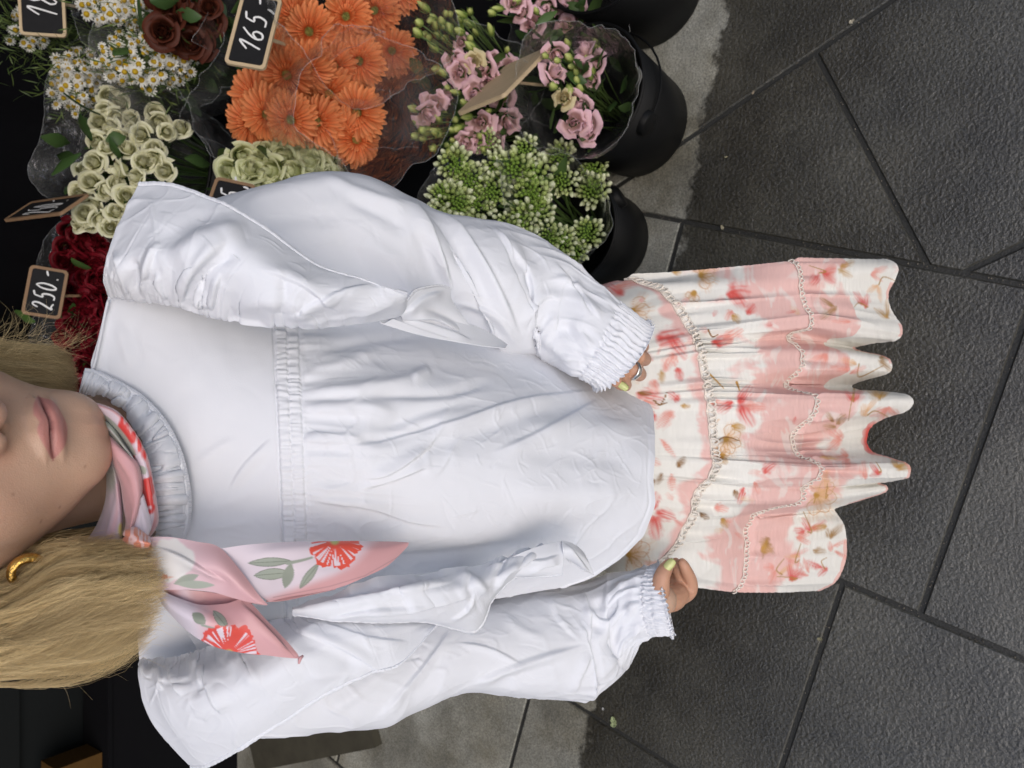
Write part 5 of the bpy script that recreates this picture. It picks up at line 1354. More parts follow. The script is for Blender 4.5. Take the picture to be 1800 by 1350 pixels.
# crochet loops along the two seams
def lace(row, n, r, w, z_out, name):
    Cc = P[row, :nf]; seg = np.r_[0, np.cumsum(np.linalg.norm(np.diff(Cc, axis=0), axis=1))]
    mb = MB(); th = np.linspace(0, pi, 8)
    for k in range(n):
        s_ = seg[-1] * (k + .5) / n; jx = int(np.searchsorted(seg, s_)); jx = min(max(jx, 2), nf - 3)
        p = Cc[jx]; tg = unit(Cc[jx + 2] - Cc[jx - 2]); nn = Nn[row, jx] * fl; dn = unit(P[min(row + 14, nv - 1), jx] - p)
        pts = [p + nn * (0.0022 + z_out * sin(a)) + tg * r * .62 * cos(a) + dn * (r * 1.15 * sin(a)) for a in th]
        mb.tube(pts, w, 5, (1, 1, 1), False)
    pts = [Cc[i] + Nn[row, i] * fl * 0.0016 for i in range(0, nf, 3)]
    mb.tube(pts, w * 1.1, 5, (1, 1, 1), False)
    o = mb.build(name, M_LACE, skirt); o['kind'] = 'stuff'
lace(90, 76, 0.0082, 0.0014, 0.0015, "crochet_lace"); lace(240, 104, 0.0052, 0.0010, 0.001, "crochet_lace")
# ------------------------------------------------------------------ head, neck, hands: one body
def colour_skin():
    m, n, l, b = new_mat("skin")
    a = N(n, "ShaderNodeAttribute", attribute_name="col")
    l.new(a.outputs["Color"], b.inputs["Base Color"])
    b.inputs["Roughness"].default_value = 0.46
    b.inputs["Specular IOR Level"].default_value = 0.38
    b.inputs["Subsurface Weight"].default_value = 0.16
    b.inputs["Subsurface Radius"].default_value = (0.010, 0.004, 0.0022)
    b.inputs["Subsurface Scale"].default_value = 0.5
    tc = N(n, "ShaderNodeTexCoord")
    t1 = N(n, "ShaderNodeTexVoronoi", Scale=900.0); t2 = N(n, "ShaderNodeTexNoise", Scale=260.0, Detail=4.0)
    b1 = N(n, "ShaderNodeBump", Strength=0.22, Distance=0.0007); b2 = N(n, "ShaderNodeBump", Strength=0.2, Distance=0.0010)
    for t_ in (t1, t2): l.new(tc.outputs["Object"], t_.inputs["Vector"])
    l.new(t1.outputs["Distance"], b1.inputs["Height"]); l.new(t2.outputs[0], b2.inputs["Height"]); l.new(b1.outputs[0], b2.inputs["Normal"]); l.new(b2.outputs[0], b.inputs["Normal"])
    return m
M_SKIN = colour_skin()
SK = np.array([0.50, 0.325, 0.230])

YAW, PIT = radians(27), radians(-3)
fw = np.array([sin(YAW) * cos(PIT), -cos(YAW) * cos(PIT), sin(PIT)])
lf = np.array([cos(YAW), sin(YAW), 0.0])
uh = np.cross(fw, lf); uh = uh if uh[2] > 0 else -uh
RH = np.stack([lf, fw, uh], 1)                                # head axes: her left, forward, up
MOUTH_L = np.array([0.0, 0.099, -0.0605])
HEAD = at(85, 744, Y=.583) - RH @ MOUTH_L

def ell(p, c, r):
    q = (p - np.asarray(c)); r = np.asarray(r, float)
    k0 = np.linalg.norm(q / r, axis=1); k1 = np.linalg.norm(q / (r * r), axis=1)
    return k0 * (k0 - 1) / np.maximum(k1, 1e-9)
def cap(p, a, b, ra, rb):
    a, b = np.asarray(a, float), np.asarray(b, float)
    t_ = np.clip(((p - a) @ (b - a)) / ((b - a) @ (b - a)), 0, 1)
    return np.linalg.norm(p - a - t_[:, None] * (b - a), axis=1) - (ra + (rb - ra) * t_)
def smin(a, b, k):
    h = np.clip(0.5 + 0.5 * (b - a) / k, 0, 1)
    return b * (1 - h) + a * h - k * h * (1 - h)
def smax(a, b, k): return -smin(-a, -b, k)

def lip_arcs(x):
    """height of the mouth line, and how full the lips are, across the mouth"""
    w = np.abs(x) / 0.0245
    return 0.0008 - 0.0022 * w ** 2 + 0.0012 * np.exp(-(x / 0.006) ** 2) * -1, np.clip(1 - w ** 2.4, 0, 1)

def head_sdf(p):
    s_ = np.stack([np.abs(p[:, 0]), p[:, 1], p[:, 2]], 1)
    d = ell(p, (0, -.012, .035), (.076, .098, .090))
    d = smin(d, ell(p, (0, .030, -.020), (.062, .060, .085)), .03)
    d = smin(d, cap(s_, (.056, .000, -.046), (.020, .066, -.091), .018, .018), .030)          # jaw
    d = smin(d, cap(s_, (.0, .075, -.0935), (.009, .075, -.0945), .0190, .0160), .022)           # chin
    d = smin(d, ell(s_, (.036, .052, -.028), (.030, .030, .034)), .025)                       # cheeks
    d = smin(d, ell(p, (0, .070, -.060), (.034, .026, .034)), .020)                           # mouth mound
    nose = cap(p, (0, .088, .032), (0, .116, -.016), .0085, .0105)
    nose = smin(nose, ell(s_, (.0135, .099, -.0222), (.0075, .0105, .0085)), .008)
    nose = smin(nose, cap(p, (0, .112, -.019), (0, .096, -.028), .006, .005), .006)
    d = smin(d, nose, .011)
    d = smax(d, -ell(s_, (.0068, .1035, -.0290), (.0040, .0062, .0042)), .003)                # nostrils
    x, z = p[:, 0], p[:, 2] + .0605
    ml, full = lip_arcs(x)
    up_c = np.stack([x * 0, 0.0955 - 6.5 * x ** 2, ml - .0605 + .0052], 1); lo_c = np.stack([x * 0, 0.0960 - 7.0 * x ** 2, ml - .0605 - .0068], 1)
    q = np.stack([0 * x, p[:, 1], p[:, 2]], 1)
    def lip(cn, ry, rz):
        e_ = (q - cn); s2 = 0.10 + 0.90 * full; ry = ry * (0.30 + .70 * full)
        return smax(np.abs(x) - .0262, (np.sqrt((e_[:, 1] / ry) ** 2 + (e_[:, 2] / (rz * s2)) ** 2 + (np.abs(x) / .0255) ** 4) - 1) * np.maximum(np.minimum(ry, rz * s2), .0012) * .7, .007)
    d = smin(d, lip(up_c, .0072, .0066), .0040)
    d = smin(d, lip(lo_c, .0088, .0084), .0036)
    gr = np.sqrt((np.maximum(np.abs(x) - .024, 0) / .0015) ** 2 + ((p[:, 1] - (.1035 - 7 * x ** 2)) / .0052) ** 2 + ((z - ml) / .0011) ** 2 + (np.abs(x) / .0265) ** 6) - 1
    d = smax(d, -gr * .0011, .0016)                                                            # the parting of the lips
    d = smax(d, -ell(p, (0, .1068, -.0420), (.0034, .0036, .0085)), .005)                       # philtrum
    d = smax(d, -ell(p, (0, .1075, -.0800), (.026, .0075, .0065)), .016)                       # hollow over the chin
    return d

no, na = 470, 330
lon = np.linspace(-1, 1, no); lon = (0.55 * lon + 0.45 * lon ** 3) * pi
lat = np.linspace(-1, 1, na); lat = np.radians(-8 + 82 * np.where(lat < 0, (lat + 0), lat)); lat = np.clip(lat, radians(-88), radians(76))
LO, LA = np.meshgrid(lon, lat)
D = np.stack([np.sin(LO) * np.cos(LA), np.cos(LO) * np.cos(LA), np.sin(LA)], -1).reshape(-1, 3)
O3 = np.array([0, .022, -.040])
tr = np.full(len(D), .165)
for it in range(70):
    dd = head_sdf(O3 + D * tr[:, None]); tr -= np.clip(dd, -.01, .02) * .62
VL = O3 + D * tr[:, None]
x, y, z = VL[:, 0], VL[:, 1], VL[:, 2] + .0605
ml, full = lip_arcs(x)
hcol = np.tile(SK, (len(VL), 1))
def hp(mask, c, k=1.0):
    global hcol
    mk = np.clip(mask * k, 0, 1)[:, None]; hcol = hcol * (1 - mk) + np.asarray(c) * mk
g = lambda c, r: np.exp(-(((VL - np.asarray(c)) / r) ** 2).sum(1))
hp(g((-.040, .06, -.02), .024) + g((.040, .06, -.02), .024), (0.52, 0.235, 0.165), .55)                 # flush on the cheeks
hp(g((0, .115, -.018), .016), (0.50, 0.235, 0.165), .5)
hp(g((0, .09, -.10), .016), (0.50, 0.255, 0.18), .35)
hp(g((.019, .094, -.030), .010) + g((-.019, .094, -.030), .010), (0.42, 0.20, 0.135), .45)
fb = fbm(VL / .011, 3, 5); hcol *= (1 + .045 * fb)[:, None]; 
fk = vnoise(VL / .0021, 9); hcol *= (1 - .10 * smooth01(.80, .95, fk))[:, None]
upz = .0100 * (0.16 + .84 * full) * (1 - .16 * np.exp(-(x / .0035) ** 2)); loz = .0148 * (0.10 + .90 * full)
lipm = smooth01(0, .0012, upz - (z - ml)) * smooth01(0, .0016, loz + (z - ml)) * (y > .055) * (np.abs(x) < .0258) * smooth01(.0, .10, full + .05)
hp(lipm, (0.47, 0.195, 0.175), .88)
hp(lipm * np.exp(-((z - ml) / .0013) ** 2), (0.15, 0.045, 0.04), .85)
for mx_, mz_ in ((-.045, -.036), (-.058, -.062), (-.050, -.075), (-.030, -.085)):
    r2 = (x - mx_) ** 2 + (VL[:, 2] - mz_) ** 2; hp(np.exp(-r2 / .0009 ** 2) * (y > 0), (0.22, 0.11, 0.075), .6)
VW = VL @ RH.T + HEAD
Fh = grid_faces_np(na, no)[:, ::-1]

def capsules(parts, vox, iters=6):
    """limbs laid out as tapering strokes, grown into one skin"""
    mb = MB()
    for pts, r in parts:
        k = max(8, 4 * len(pts)); Pp = catmull(np.asarray(pts, float), k); rr_ = np.interp(np.linspace(0, 1, k), np.linspace(0, 1, len(r)), r)
        # rounded ends
        e = 5; a = np.linspace(pi / 2, 0.15, e)
        d0, d1 = unit(Pp[0] - Pp[1]), unit(Pp[-1] - Pp[-2])
        Pp = np.concatenate([[Pp[0] + d0 * rr_[0] * sin(q) for q in a], Pp, [Pp[-1] + d1 * rr_[-1] * sin(q) for q in a[::-1]]])
        rr_ = np.concatenate([[max(rr_[0] * cos(q), 1e-4) for q in a], rr_, [max(rr_[-1] * cos(q), 1e-4) for q in a[::-1]]])
        mb.tube(Pp, rr_, 14)
    me = mb.mesh("limbs", None); o = bpy.data.objects.new("limbs", me); COL.objects.link(o)
    md = o.modifiers.new("r", 'REMESH'); md.mode = 'VOXEL'; md.voxel_size = vox
    sm = o.modifiers.new("s", 'SMOOTH'); sm.iterations = iters; sm.factor = .5
    dg = bpy.context.evaluated_depsgraph_get(); ev = o.evaluated_get(dg); m2 = ev.to_mesh()
    V_ = np.empty(len(m2.vertices) * 3); m2.vertices.foreach_get("co", V_); F_ = [tuple(p_.vertices) for p_ in m2.polygons]
    ev.to_mesh_clear(); bpy.data.objects.remove(o); bpy.data.meshes.remove(me)
    return V_.reshape(-1, 3), F_

A_ = lambda x, y, Y: at(x, y, Y=Y)
neck0 = HEAD + RH @ np.array([0, -.02, -.06])
limb_big = [([neck0, neck0 * .5 + np.array([-.06, .70, 1.36]) * .5, np.array([-.06, .71, 1.33])], [.052, .054, .062]),
            ([np.array([-.17, .74, 1.25]), np.array([-.06, .73, 1.26]), np.array([.05, .75, 1.25])], [.045, .075, .045]),
            ([np.array([-.06, .72, 1.26]), np.array([-.06, .67, 1.10]), np.array([-.06, .63, .95])], [.11, .10, .11]),
            ([np.array([-.15, .62, .90]), np.array([-.06, .62, .92]), np.array([.03, .62, .90])], [.10, .12, .10]),
            ([np.array([.06, .76, 1.25]), A_(650, 450, .64), A_(885, 505, .556), A_(1030, 585, .482), A_(1085, 622, .432)], [.044, .040, .036, .028, .024]),
            ([np.array([-.18, .75, 1.25]), A_(660, 1165, .625), A_(857, 1135, .572), A_(1040, 1118, .492), A_(1120, 1065, .432), A_(1160, 1054, .402)], [.044, .040, .036, .030, .025, .022]),
            ([np.array([-.14, .62, .88]), np.array([-.14, .60, .48]), np.array([-.145, .60, .07])], [.09, .056, .036]),
            ([np.array([.02, .62, .88]), np.array([.02, .60, .48]), np.array([.025, .60, .07])], [.09, .056, .036]),
            ([np.array([-.145, .615, .035]), np.array([-.15, .50, .025]), np.array([-.15, .42, .022])], [.034, .032, .020]),
            ([np.array([.025, .615, .035]), np.array([.03, .50, .025]), np.array([.03, .42, .022])], [.034, .032, .020])]
VB, FB = capsules(limb_big, .008, 4)
# hands: her left closes on the skirt under the cuff; her right pinches the skirt
def fing(p, r): return ([A_(*q) for q in p], r)
dl = .020; dr = .012
def fing(p, r, dy=[.020]): return ([A_(q[0], q[1], q[2] + dy[0]) for q in p], r)
hl = [fing([(1078, 628, .416), (1100, 634, .402)], [.018, .016]),
      fing([(1098, 606, .402), (1122, 606, .394), (1130, 610, .408), (1120, 612, .425)], [.0085, .0082, .0078, .006]),
      fing([(1098, 622, .400), (1121, 627, .389), (1133, 632, .402), (1122, 634, .424)], [.0092, .0092, .0085, .006]),
      fing([(1095, 642, .400), (1112, 651, .386), (1124, 658, .398), (1114, 657, .42)], [.0092, .0096, .0088, .006]),
      fing([(1085, 655, .402), (1094, 668, .395), (1100, 678, .402), (1092, 676, .415)], [.0080, .0082, .0070, .005]),
      fing([(1074, 648, .402), (1082, 668, .396), (1094, 678, .394)], [.0090, .0080, .0062])]
fing.__defaults__[0][0] = .012
hr = [fing([(1150, 1052, .395), (1178, 1052, .388), (1190, 1046, .385)], [.017, .017, .015]),
      fing([(1192, 1052, .384), (1211, 1041, .378), (1214, 1022, .374), (1204, 998, .374), (1199, 989, .376)], [.0100, .0096, .0086, .0072, .0058]),
      fing([(1185, 1042, .388), (1196, 1024, .386), (1192, 1000, .388), (1188, 988, .392)], [.0095, .0086, .0074, .0058]),
      fing([(1178, 1038, .394), (1188, 1018, .396), (1184, 1000, .398)], [.0090, .0080, .0060]),
      fing([(1170, 1036, .400), (1178, 1014, .404), (1172, 1004, .408)], [.0080, .0070, .0055]),
      fing([(1160, 1040, .384), (1163, 1016, .380), (1170, 1000, .378), (1178, 990, .377)], [.0120, .0100, .0086, .0064])]
VHl, FHl = capsules(hl, .0015, 5); VHr, FHr = capsules(hr, .0015, 5)
bm_ = MB()
bm_.add(VW, [tuple(f) for f in Fh], hcol); bm_.add(VB, FB, SK); 
for V_, F_ in ((VHl, FHl), (VHr, FHr)):
    bm_.add(V_, F_, np.array([0.50, 0.275, 0.18]) * (1 + .05 * fbm(V_ / .008, 3, 3))[:, None])
body = bm_.build("body", M_SKIN, person)

M_NAIL = simple("yellow_nail_varnish", (0.56, 0.58, 0.24), 0.18, 0.5)
def nail(p, n, d, L, W):
    n = unit(n); d = unit(np.asarray(d) - n * (np.asarray(d) @ n)); s_ = np.cross(n, d)
    u = np.linspace(-1, 1, 9)[:, None]; v_ = np.linspace(-1, 1, 9)[None, :]
    wd = W * np.clip(1 - .35 * np.clip(u, 0, 1) ** 2 - .15 * np.clip(-u, 0, 1) ** 2, 0, 1)
    P_ = p + d * (u * L)[..., None] + s_ * (v_ * wd)[..., None] + n * (-.0030 * v_ ** 2 - .0010 * u ** 2 + 0.0008)[..., None]
    o = sheet("fingernail", P_, M_NAIL, body, thick=0.0006); o['label'] = "pale yellow painted fingernail"
pn = A_(1177, 992, .3825); nail(pn, unit(CAM - pn) + np.array([.1, 0, .1]), A_(1184, 986, .3705) - A_(1170, 998, .3705), .0075, .0052)
pn = A_(1096, 679, .4065); nail(pn, unit(CAM - pn) + np.array([0, 0, -.2]), A_(1098, 681, .389) - A_(1082, 668, .389), .006, .0042)

M_SILVER = simple("polished_silver", (0.72, 0.70, 0.66), 0.16, 0.5, metal=1.0)
M_GOLD = simple("hammered_gold", (0.62, 0.38, 0.10), 0.26, 0.5, metal=1.0, scale=420, bump=0.6)
# ring: a wide domed band
ra, rb_ = A_(1100, 645, .414), A_(1120, 655, .412); axr = unit(rb_ - ra); pc = A_(1112, 651, .4075)
Rr = frame(axr); mb = MB(); tq = np.linspace(0, 2 * pi, 40, endpoint=False)
tow = unit(Rr.T @ (CAM - pc))
rows_ = []
for q in np.linspace(0, 2 * pi, 14):
    r_ = []
    for a in tq:
        wide = 0.0030 + 0.0022 * max(0, cos(a) * tow[0] + sin(a) * tow[1])
        rad = 0.0102 + 0.0016 * cos(q) * (1 + .0) + 0.0002 * sin(9 * a)
        r_.append(pc + Rr @ np.array([rad * cos(a), rad * sin(a), wide * sin(q)]))
    rows_.append(r_)
mb.grid(np.array(rows_), closed=True); mb.build("finger_ring", M_SILVER, person)

# earring: a small thick hoop under the ear
ec = A_(48, 1003, .588)
mb = MB(); Re = frame(unit(RH @ np.array([-.55, .55, .15])))
rows_ = [[ec + Re @ np.array([(.0098 + .0030 * cos(q)) * cos(a), (.0098 + .0030 * cos(q)) * sin(a), .0046 * sin(q)]) for a in tq] for q in np.linspace(0, 2 * pi, 12)]
mb.grid(np.array(rows_), closed=True); mb.build("earring", M_GOLD, person)

# ------------------------------------------------------------------ hair
M_HAIR = colour_attr("blonde_hair", 0.34, 0.45, 0.12)
HA, HB = np.array([0.36, 0.245, 0.115]), np.array([0.93, 0.73, 0.39])
hair = MB()
def lock(rows_, seed, n=60, m=70):
    P_ = pix_grid(rows_, n, m); fl_ = facing(P_)
    j_ = np.arange(m)[None] * np.ones((n, 1)); i_ = np.arange(n)[:, None] * np.ones((1, m))
    st_ = vnoise(np.stack([i_.ravel() / 2.2, j_.ravel() / 30], 1), seed).reshape(n, m)
    P_ = P_ + grid_normals(P_) * fl_ * (0.0012 * st_)[..., None]
    f = np.clip(.35 + .5 * st_, 0, 1)[..., None]; hair.grid(P_, HA * (1 - f) + HB * f)
lock([[(-140, 1000, .66), (0, 1012, .655), (100, 985, .635), (175, 962, .604), (222, 968, .582)],
      [(-140, 1050, .635), (0, 1060, .625), (100, 1045, .600), (180, 1022, .576), (232, 1010, .558)],
      [(-140, 1120, .625), (0, 1120, .610), (110, 1110, .585), (185, 1090, .566), (238, 1065, .553)],
      [(-140, 1180, .645), (0, 1170, .63), (110, 1160, .605), (180, 1140, .586), (220, 1108, .573)],
      [(-140, 1205, .70), (0, 1196, .69), (110, 1186, .665), (170, 1166, .642), (210, 1132, .612)]], 201)
lock([[(-140, 566, .755), (-20, 608, .75), (50, 618, .745), (90, 628, .745), (108, 648, .75)], [(-140, 600, .735), (-20, 628, .73), (50, 636, .725), (95, 650, .725), (116, 668, .73)],
      [(-140, 640, .725), (-20, 655, .72), (60, 665, .715), (100, 675, .715), (118, 685, .72)], [(-140, 680, .735), (-20, 690, .73), (60, 700, .725), (100, 700, .73), (112, 695, .735)]], 203)
lock([[(-140, 880, .72), (0, 900, .715), (60, 930, .71), (120, 930, .705), (190, 920, .70)], [(-140, 950, .70), (0, 965, .695), (60, 970, .69), (120, 960, .685), (200, 945, .675)], [(-140, 1040, .69), (0, 1040, .685), (60, 1035, .68), (120, 1020, .67), (220, 985, .64)]], 205)
SV, SF, SC = [], [], []
scount = 0
def strand(pts, r, c):
    global scount
    k = 11; Pp = catmull(np.asarray(pts, float), k)
    T = np.gradient(Pp, axis=0); T /= np.linalg.norm(T, axis=1, keepdims=True)
    xx = np.cross(T, [0.21, 0.9, 0.33]); xx /= np.linalg.norm(xx, axis=1, keepdims=True); yy = np.cross(T, xx)
    rr_ = r * np.linspace(1, .35, k)[:, None]
    ring_ = np.stack([Pp + rr_ * (cos(a) * xx + sin(a) * yy) for a in (0, 2.094, 4.189)], 1).reshape(-1, 3)
    SV.append(ring_); SC.append(np.tile(c, (k * 3, 1)))
    i, j_ = np.meshgrid(np.arange(k - 1), np.arange(3), indexing='ij'); kk_ = (j_ + 1) % 3
    SF.append(np.stack([i * 3 + j_, i * 3 + kk_, (i + 1) * 3 + kk_, (i + 1) * 3 + j_], -1).reshape(-1, 4) + scount)
    scount += k * 3
hr_ = np.random.default_rng(77)
top = [(-140, 1008), (0, 1022), (100, 996), (190, 955), (255, 955)]; bot = [(-140, 1208), (0, 1200), (110, 1190), (190, 1165), (240, 1125)]
Tt, Bt = catmull(np.array([[*q, 0] for q in top], float), 5)[:, :2], catmull(np.array([[*q, 0] for q in bot], float), 5)[:, :2]
Yt_ = np.array([.655, .650, .628, .596, .568]); Ym_ = np.array([.620, .606, .580, .556, .543]); Yb_ = np.array([.69, .68, .655, .625, .592])
for i in range(10500):
    f = hr_.uniform(0, 1); cl = round(f * 26) / 26 + hr_.normal(0, .012); f = .35 * f + .65 * np.clip(cl, 0, 1)
    xs = Tt[:, 0] * (1 - f) + Bt[:, 0] * f; ys = Tt[:, 1] * (1 - f) + Bt[:, 1] * f
    ys = ys + 12 * np.sin(np.array([0, 1.2, 2.4, 3.4, 4.2]) + round(f * 26) * 1.9) * np.array([.2, .5, .9, 1, .8])
    q = 4 * f * (1 - f); Y0 = (Yt_ * (1 - f) + Yb_ * f); kc = round(f * 26); Y0 = Y0 + (Ym_ - (Yt_ + Yb_) / 2) * q - .004 - hr_.uniform(0, .004) - .009 * (0.5 + .5 * sin(kc * 2.9)) * np.array([.6, 1, 1, 1, .8])
    endx = hr_.uniform(.45, 1.12) ** .5
    xs = xs.copy(); xs[1:] = xs[0] + (xs[1:] - xs[0]) * endx; xs[3:] += q * 28 * np.array([.5, 1.0]) * hr_.uniform(.5, 1.1)
    ys = ys + hr_.normal(0, 3.5, 5) * np.array([.3, .6, 1, 1.5, 2.6]) + 9 * sin(f * 40) * np.array([0, .2, .5, .6, .3]) + (540 - 540) 
    pts = [at(xs[k], ys[k], Y=Y0[k] + hr_.normal(0, .0025)) for k in range(5)]
    tone = np.clip(hr_.normal(.56 + .30 * sin(round(f * 26) * 2.3) , .22), -.1, 1.2)
    strand(pts, hr_.uniform(.00008, .00019), HA * (1 - tone) + HB * tone)
for i in range(150):                                              # loose flyaway hairs
    f = hr_.uniform(-.02, 1.04); k = hr_.integers(0, 3); x0 = hr_.uniform(-60, 220); y0 = np.interp(x0, Tt[:, 0], Tt[:, 1]) * (1 - f) + np.interp(x0, Bt[:, 0], Bt[:, 1]) * f
    Y0 = np.interp(f, [0, .5, 1], [.60, .565, .60]) - hr_.uniform(.0, .02); L = hr_.uniform(40, 130); a = hr_.normal(.02, .28); b = hr_.normal(0, .4)
    pts = [at(x0, y0, Y=Y0), at(x0 + L * .5 * cos(a), y0 + L * .5 * sin(a), Y=Y0 - .004), at(x0 + L * .5 * cos(a) + L * .5 * cos(a + b), y0 + L * .5 * sin(a) + L * .5 * sin(a + b), Y=Y0)]
    strand(pts, hr_.uniform(.00005, .00010), HB * hr_.uniform(.8, 1.2))
for i in range(4200):                                              # the smaller lock on the far side of the neck
    f = hr_.uniform(0, 1); y0 = 560 + 110 * f; e = hr_.uniform(.55, 1)
    xs = np.array([-140, -20, 50, 50 + 62 * e, 50 + 92 * e * (1 - .25 * abs(f - .5))]); ys = np.array([y0, y0 + 38 - 14 * f, y0 + 48 - 20 * f, y0 + 56 - 24 * f, y0 + 78 - 45 * f]) + hr_.normal(0, 4, 5) * np.array([.5, 1, 1, 1.5, 3])
    pts = [at(xs[k], ys[k], Y=.704 + .03 * (f - .6) ** 2 * 4 - hr_.uniform(0, .014) - .006 * sin(round(f * 14) * 2.4)) for k in range(5)]
    tone = np.clip(hr_.normal(.45, .25), 0, 1.1); strand(pts, hr_.uniform(.00008, .00018), (HA * (1 - tone) + HB * tone) * .92)
for i in range(150):
    x0, y0 = hr_.uniform(-40, 130), hr_.uniform(585, 625); L = hr_.uniform(25, 80); a = hr_.normal(-.5, .6); b = hr_.normal(0, .5); Y0 = .70
    strand([at(x0, y0, Y=Y0), at(x0 + L * .5 * cos(a), y0 + L * .5 * sin(a), Y=Y0), at(x0 + L * .5 * cos(a) + L * .5 * cos(a + b), y0 + L * .5 * sin(a) + L * .5 * sin(a + b), Y=Y0)], hr_.uniform(.00005, .00009), HB * hr_.uniform(.7, 1.1))
hb0 = link("hair_mass", hair.mesh("hair", M_HAIR), person); hb0["kind"] = "stuff"
hs = link("hair", np_mesh("hair_strands", np.concatenate(SV), np.concatenate(SF), M_HAIR, np.concatenate(SC)), person)
hs['kind'] = 'stuff'

# ------------------------------------------------------------------ neck scarf
SPINK, SMAUVE, SWHITE = np.array([0.66, 0.36, 0.37]), np.array([0.62, 0.50, 0.56]), np.array([0.76, 0.72, 0.79])
SRED, SGREEN, SDGREEN, SORANGE = np.array([0.60, 0.045, 0.04]), np.array([0.33, 0.36, 0.30]), np.array([0.17, 0.19, 0.15]), np.array([0.66, 0.20, 0.09])
class Paint:
    def __init__(s, P_, base):
        s.x, s.y, _ = project(P_.reshape(-1, 3)); s.c = np.tile(np.asarray(base, float), (len(s.x), 1))
    def put(s, mk, c, k=1.0):
        mk = np.clip(mk * k, 0, 1)[:, None]; s.c = s.c * (1 - mk) + np.asarray(c) * mk
    def line(s, pts, w, c, k=1.0, taper=.3):
        d_, _, al = seg_dist(s.x, s.y, catmull(np.array(pts, float), 5 * len(pts)) if len(pts) > 2 else np.array(pts, float)); s.put(1 - smooth01(w * .55, w, d_ + w * taper * al), c, k)
    def leaf(s, a, b, w, c, vein=None):
        a, b = np.array(a, float), np.array(b, float); L = np.linalg.norm(b - a); t_ = (b - a) / L
        u = ((s.x - a[0]) * t_[0] + (s.y - a[1]) * t_[1]) / L; q = (-(s.x - a[0]) * t_[1] + (s.y - a[1]) * t_[0])
        prof = w * np.sin(np.clip(u, 0, 1) * pi) ** .8
        s.put(smooth01(-.6, .6, prof - np.abs(q)) * (u > 0) * (u < 1), c)
        if vein is not None: s.put(smooth01(-.3, .3, .7 - np.abs(np.abs(q) - prof * .95)) * (u > .03) * (u < .97) + smooth01(-.3, .3, .6 - np.abs(q)) * (u > 0) * (u < 1), vein, .8)
    def poppy(s, x, y, r, a0, a1, c, seed):
        dx, dy = s.x - x, s.y - y; rr_ = np.hypot(dx, dy); an = np.arctan2(dy, dx)
        mid_ = (a0 + a1) / 2; da = (an - mid_ + pi) % (2 * pi) - pi; ins = np.abs(da) < (a1 - a0) / 2
        edge = r * (1 + .10 * vnoise(np.stack([an * 4, 0 * an + seed], 1), seed) + .05 * vnoise(np.stack([an * 14, 0 * an], 1), seed + 1) - .10 * np.abs(np.cos(da * 2.2)) ** 8)
        s.put(smooth01(-1, 1, edge - rr_) * ins, c)
        stq = vnoise(np.stack([an * 16, rr_ / 40], 1), seed + 2); s.put(smooth01(.18, .42, stq + .45 * (rr_ / r - .62)) * (rr_ < r * .90) * (rr_ > r * .30) * ins, SWHITE, .9)
        s.put(smooth01(-.8, .8, edge - rr_) * smooth01(.86, .95, rr_ / r) * ins, c)
        s.put((1 - smooth01(r * .10, r * .22, rr_)) * ins, (0.42, 0.44, 0.14))
    def out(s, shape): return s.c.reshape(shape)
scarf = empty("scarf", at(250, 940, Y=.56)); scarf.parent = person
scarf.location = Vector([float(q) for q in at(250, 940, Y=.56)]) - Vector(person.location)
def roll(name, ea, eb, ym, bulge, base, n=44, m=160, seed=0, wr=.0012):
    """a folded roll of satin between two edges, swelling towards the viewer"""
    A2, B2_ = catmull(np.array([[x, y, Y] for x, y, Y in ea], float), m), catmull(np.array([[x, y, Y] for x, y, Y in eb], float), m)
    P_ = np.empty((n, m, 3))
    for i, f in enumerate(np.linspace(-.12, 1.12, n)):
        g_ = min(max(f, 0), 1); bl_ = bulge * math.sqrt(max(0, 1 - (2 * g_ - 1) ** 2)) - (0.010 * (max(0, -f) + max(0, f - 1)) / .12)
        for j_ in range(m):
            q = A2[j_] * (1 - g_) + B2_[j_] * g_
            P_[i, j_] = at(q[0], q[1], Y=q[2] - bl_)
    fl_ = facing(P_)
    jj, ii = np.meshgrid(np.arange(m), np.arange(n)); w_ = vnoise(np.stack([ii.ravel() / 7 + jj.ravel() / 60, jj.ravel() / 46], 1), seed).reshape(n, m)
    P_ = P_ + grid_normals(P_) * fl_ * (wr * w_)[..., None]
    return P_
def put_roll(P_, pt, thick=0.0006):
    o = sheet("scarf_fold", P_, M_SATIN, scarf, pt.out(P_.shape), thick); return o
# outermost turn: pink border, pale ground, red poppies
P_ = roll("a", [(166, 706, .612), (205, 721, .596), (233, 753, .586), (253, 790, .580), (264, 820, .577), (272, 860, .575), (277, 905, .575), (272, 928, .575), (260, 946, .573)],
          [(170, 728, .62), (188, 742, .606), (212, 768, .596), (232, 800, .590), (244, 832, .587), (250, 870, .584), (254, 905, .582), (254, 930, .578), (250, 950, .573)], 0, .008, SWHITE, seed=1)
pt = Paint(P_, SMAUVE * .8 + SWHITE * .2); fr_ = np.repeat(np.linspace(-.12, 1.12, P_.shape[0]), P_.shape[1])
pt.put(1 - smooth01(.22, .30, fr_ + .0 * pt.x) * 1.0, SPINK * .95); pt.put(np.exp(-((fr_ - .18) / .03) ** 2), SPINK * .7, .5)
pt.put(smooth01(-.3, .1, .42 + .5 * vnoise(np.stack([pt.x / 5, pt.y / 16], 1), 5) - np.hypot((pt.x - 226) / 44, (pt.y - 780) / 62)) , SRED)
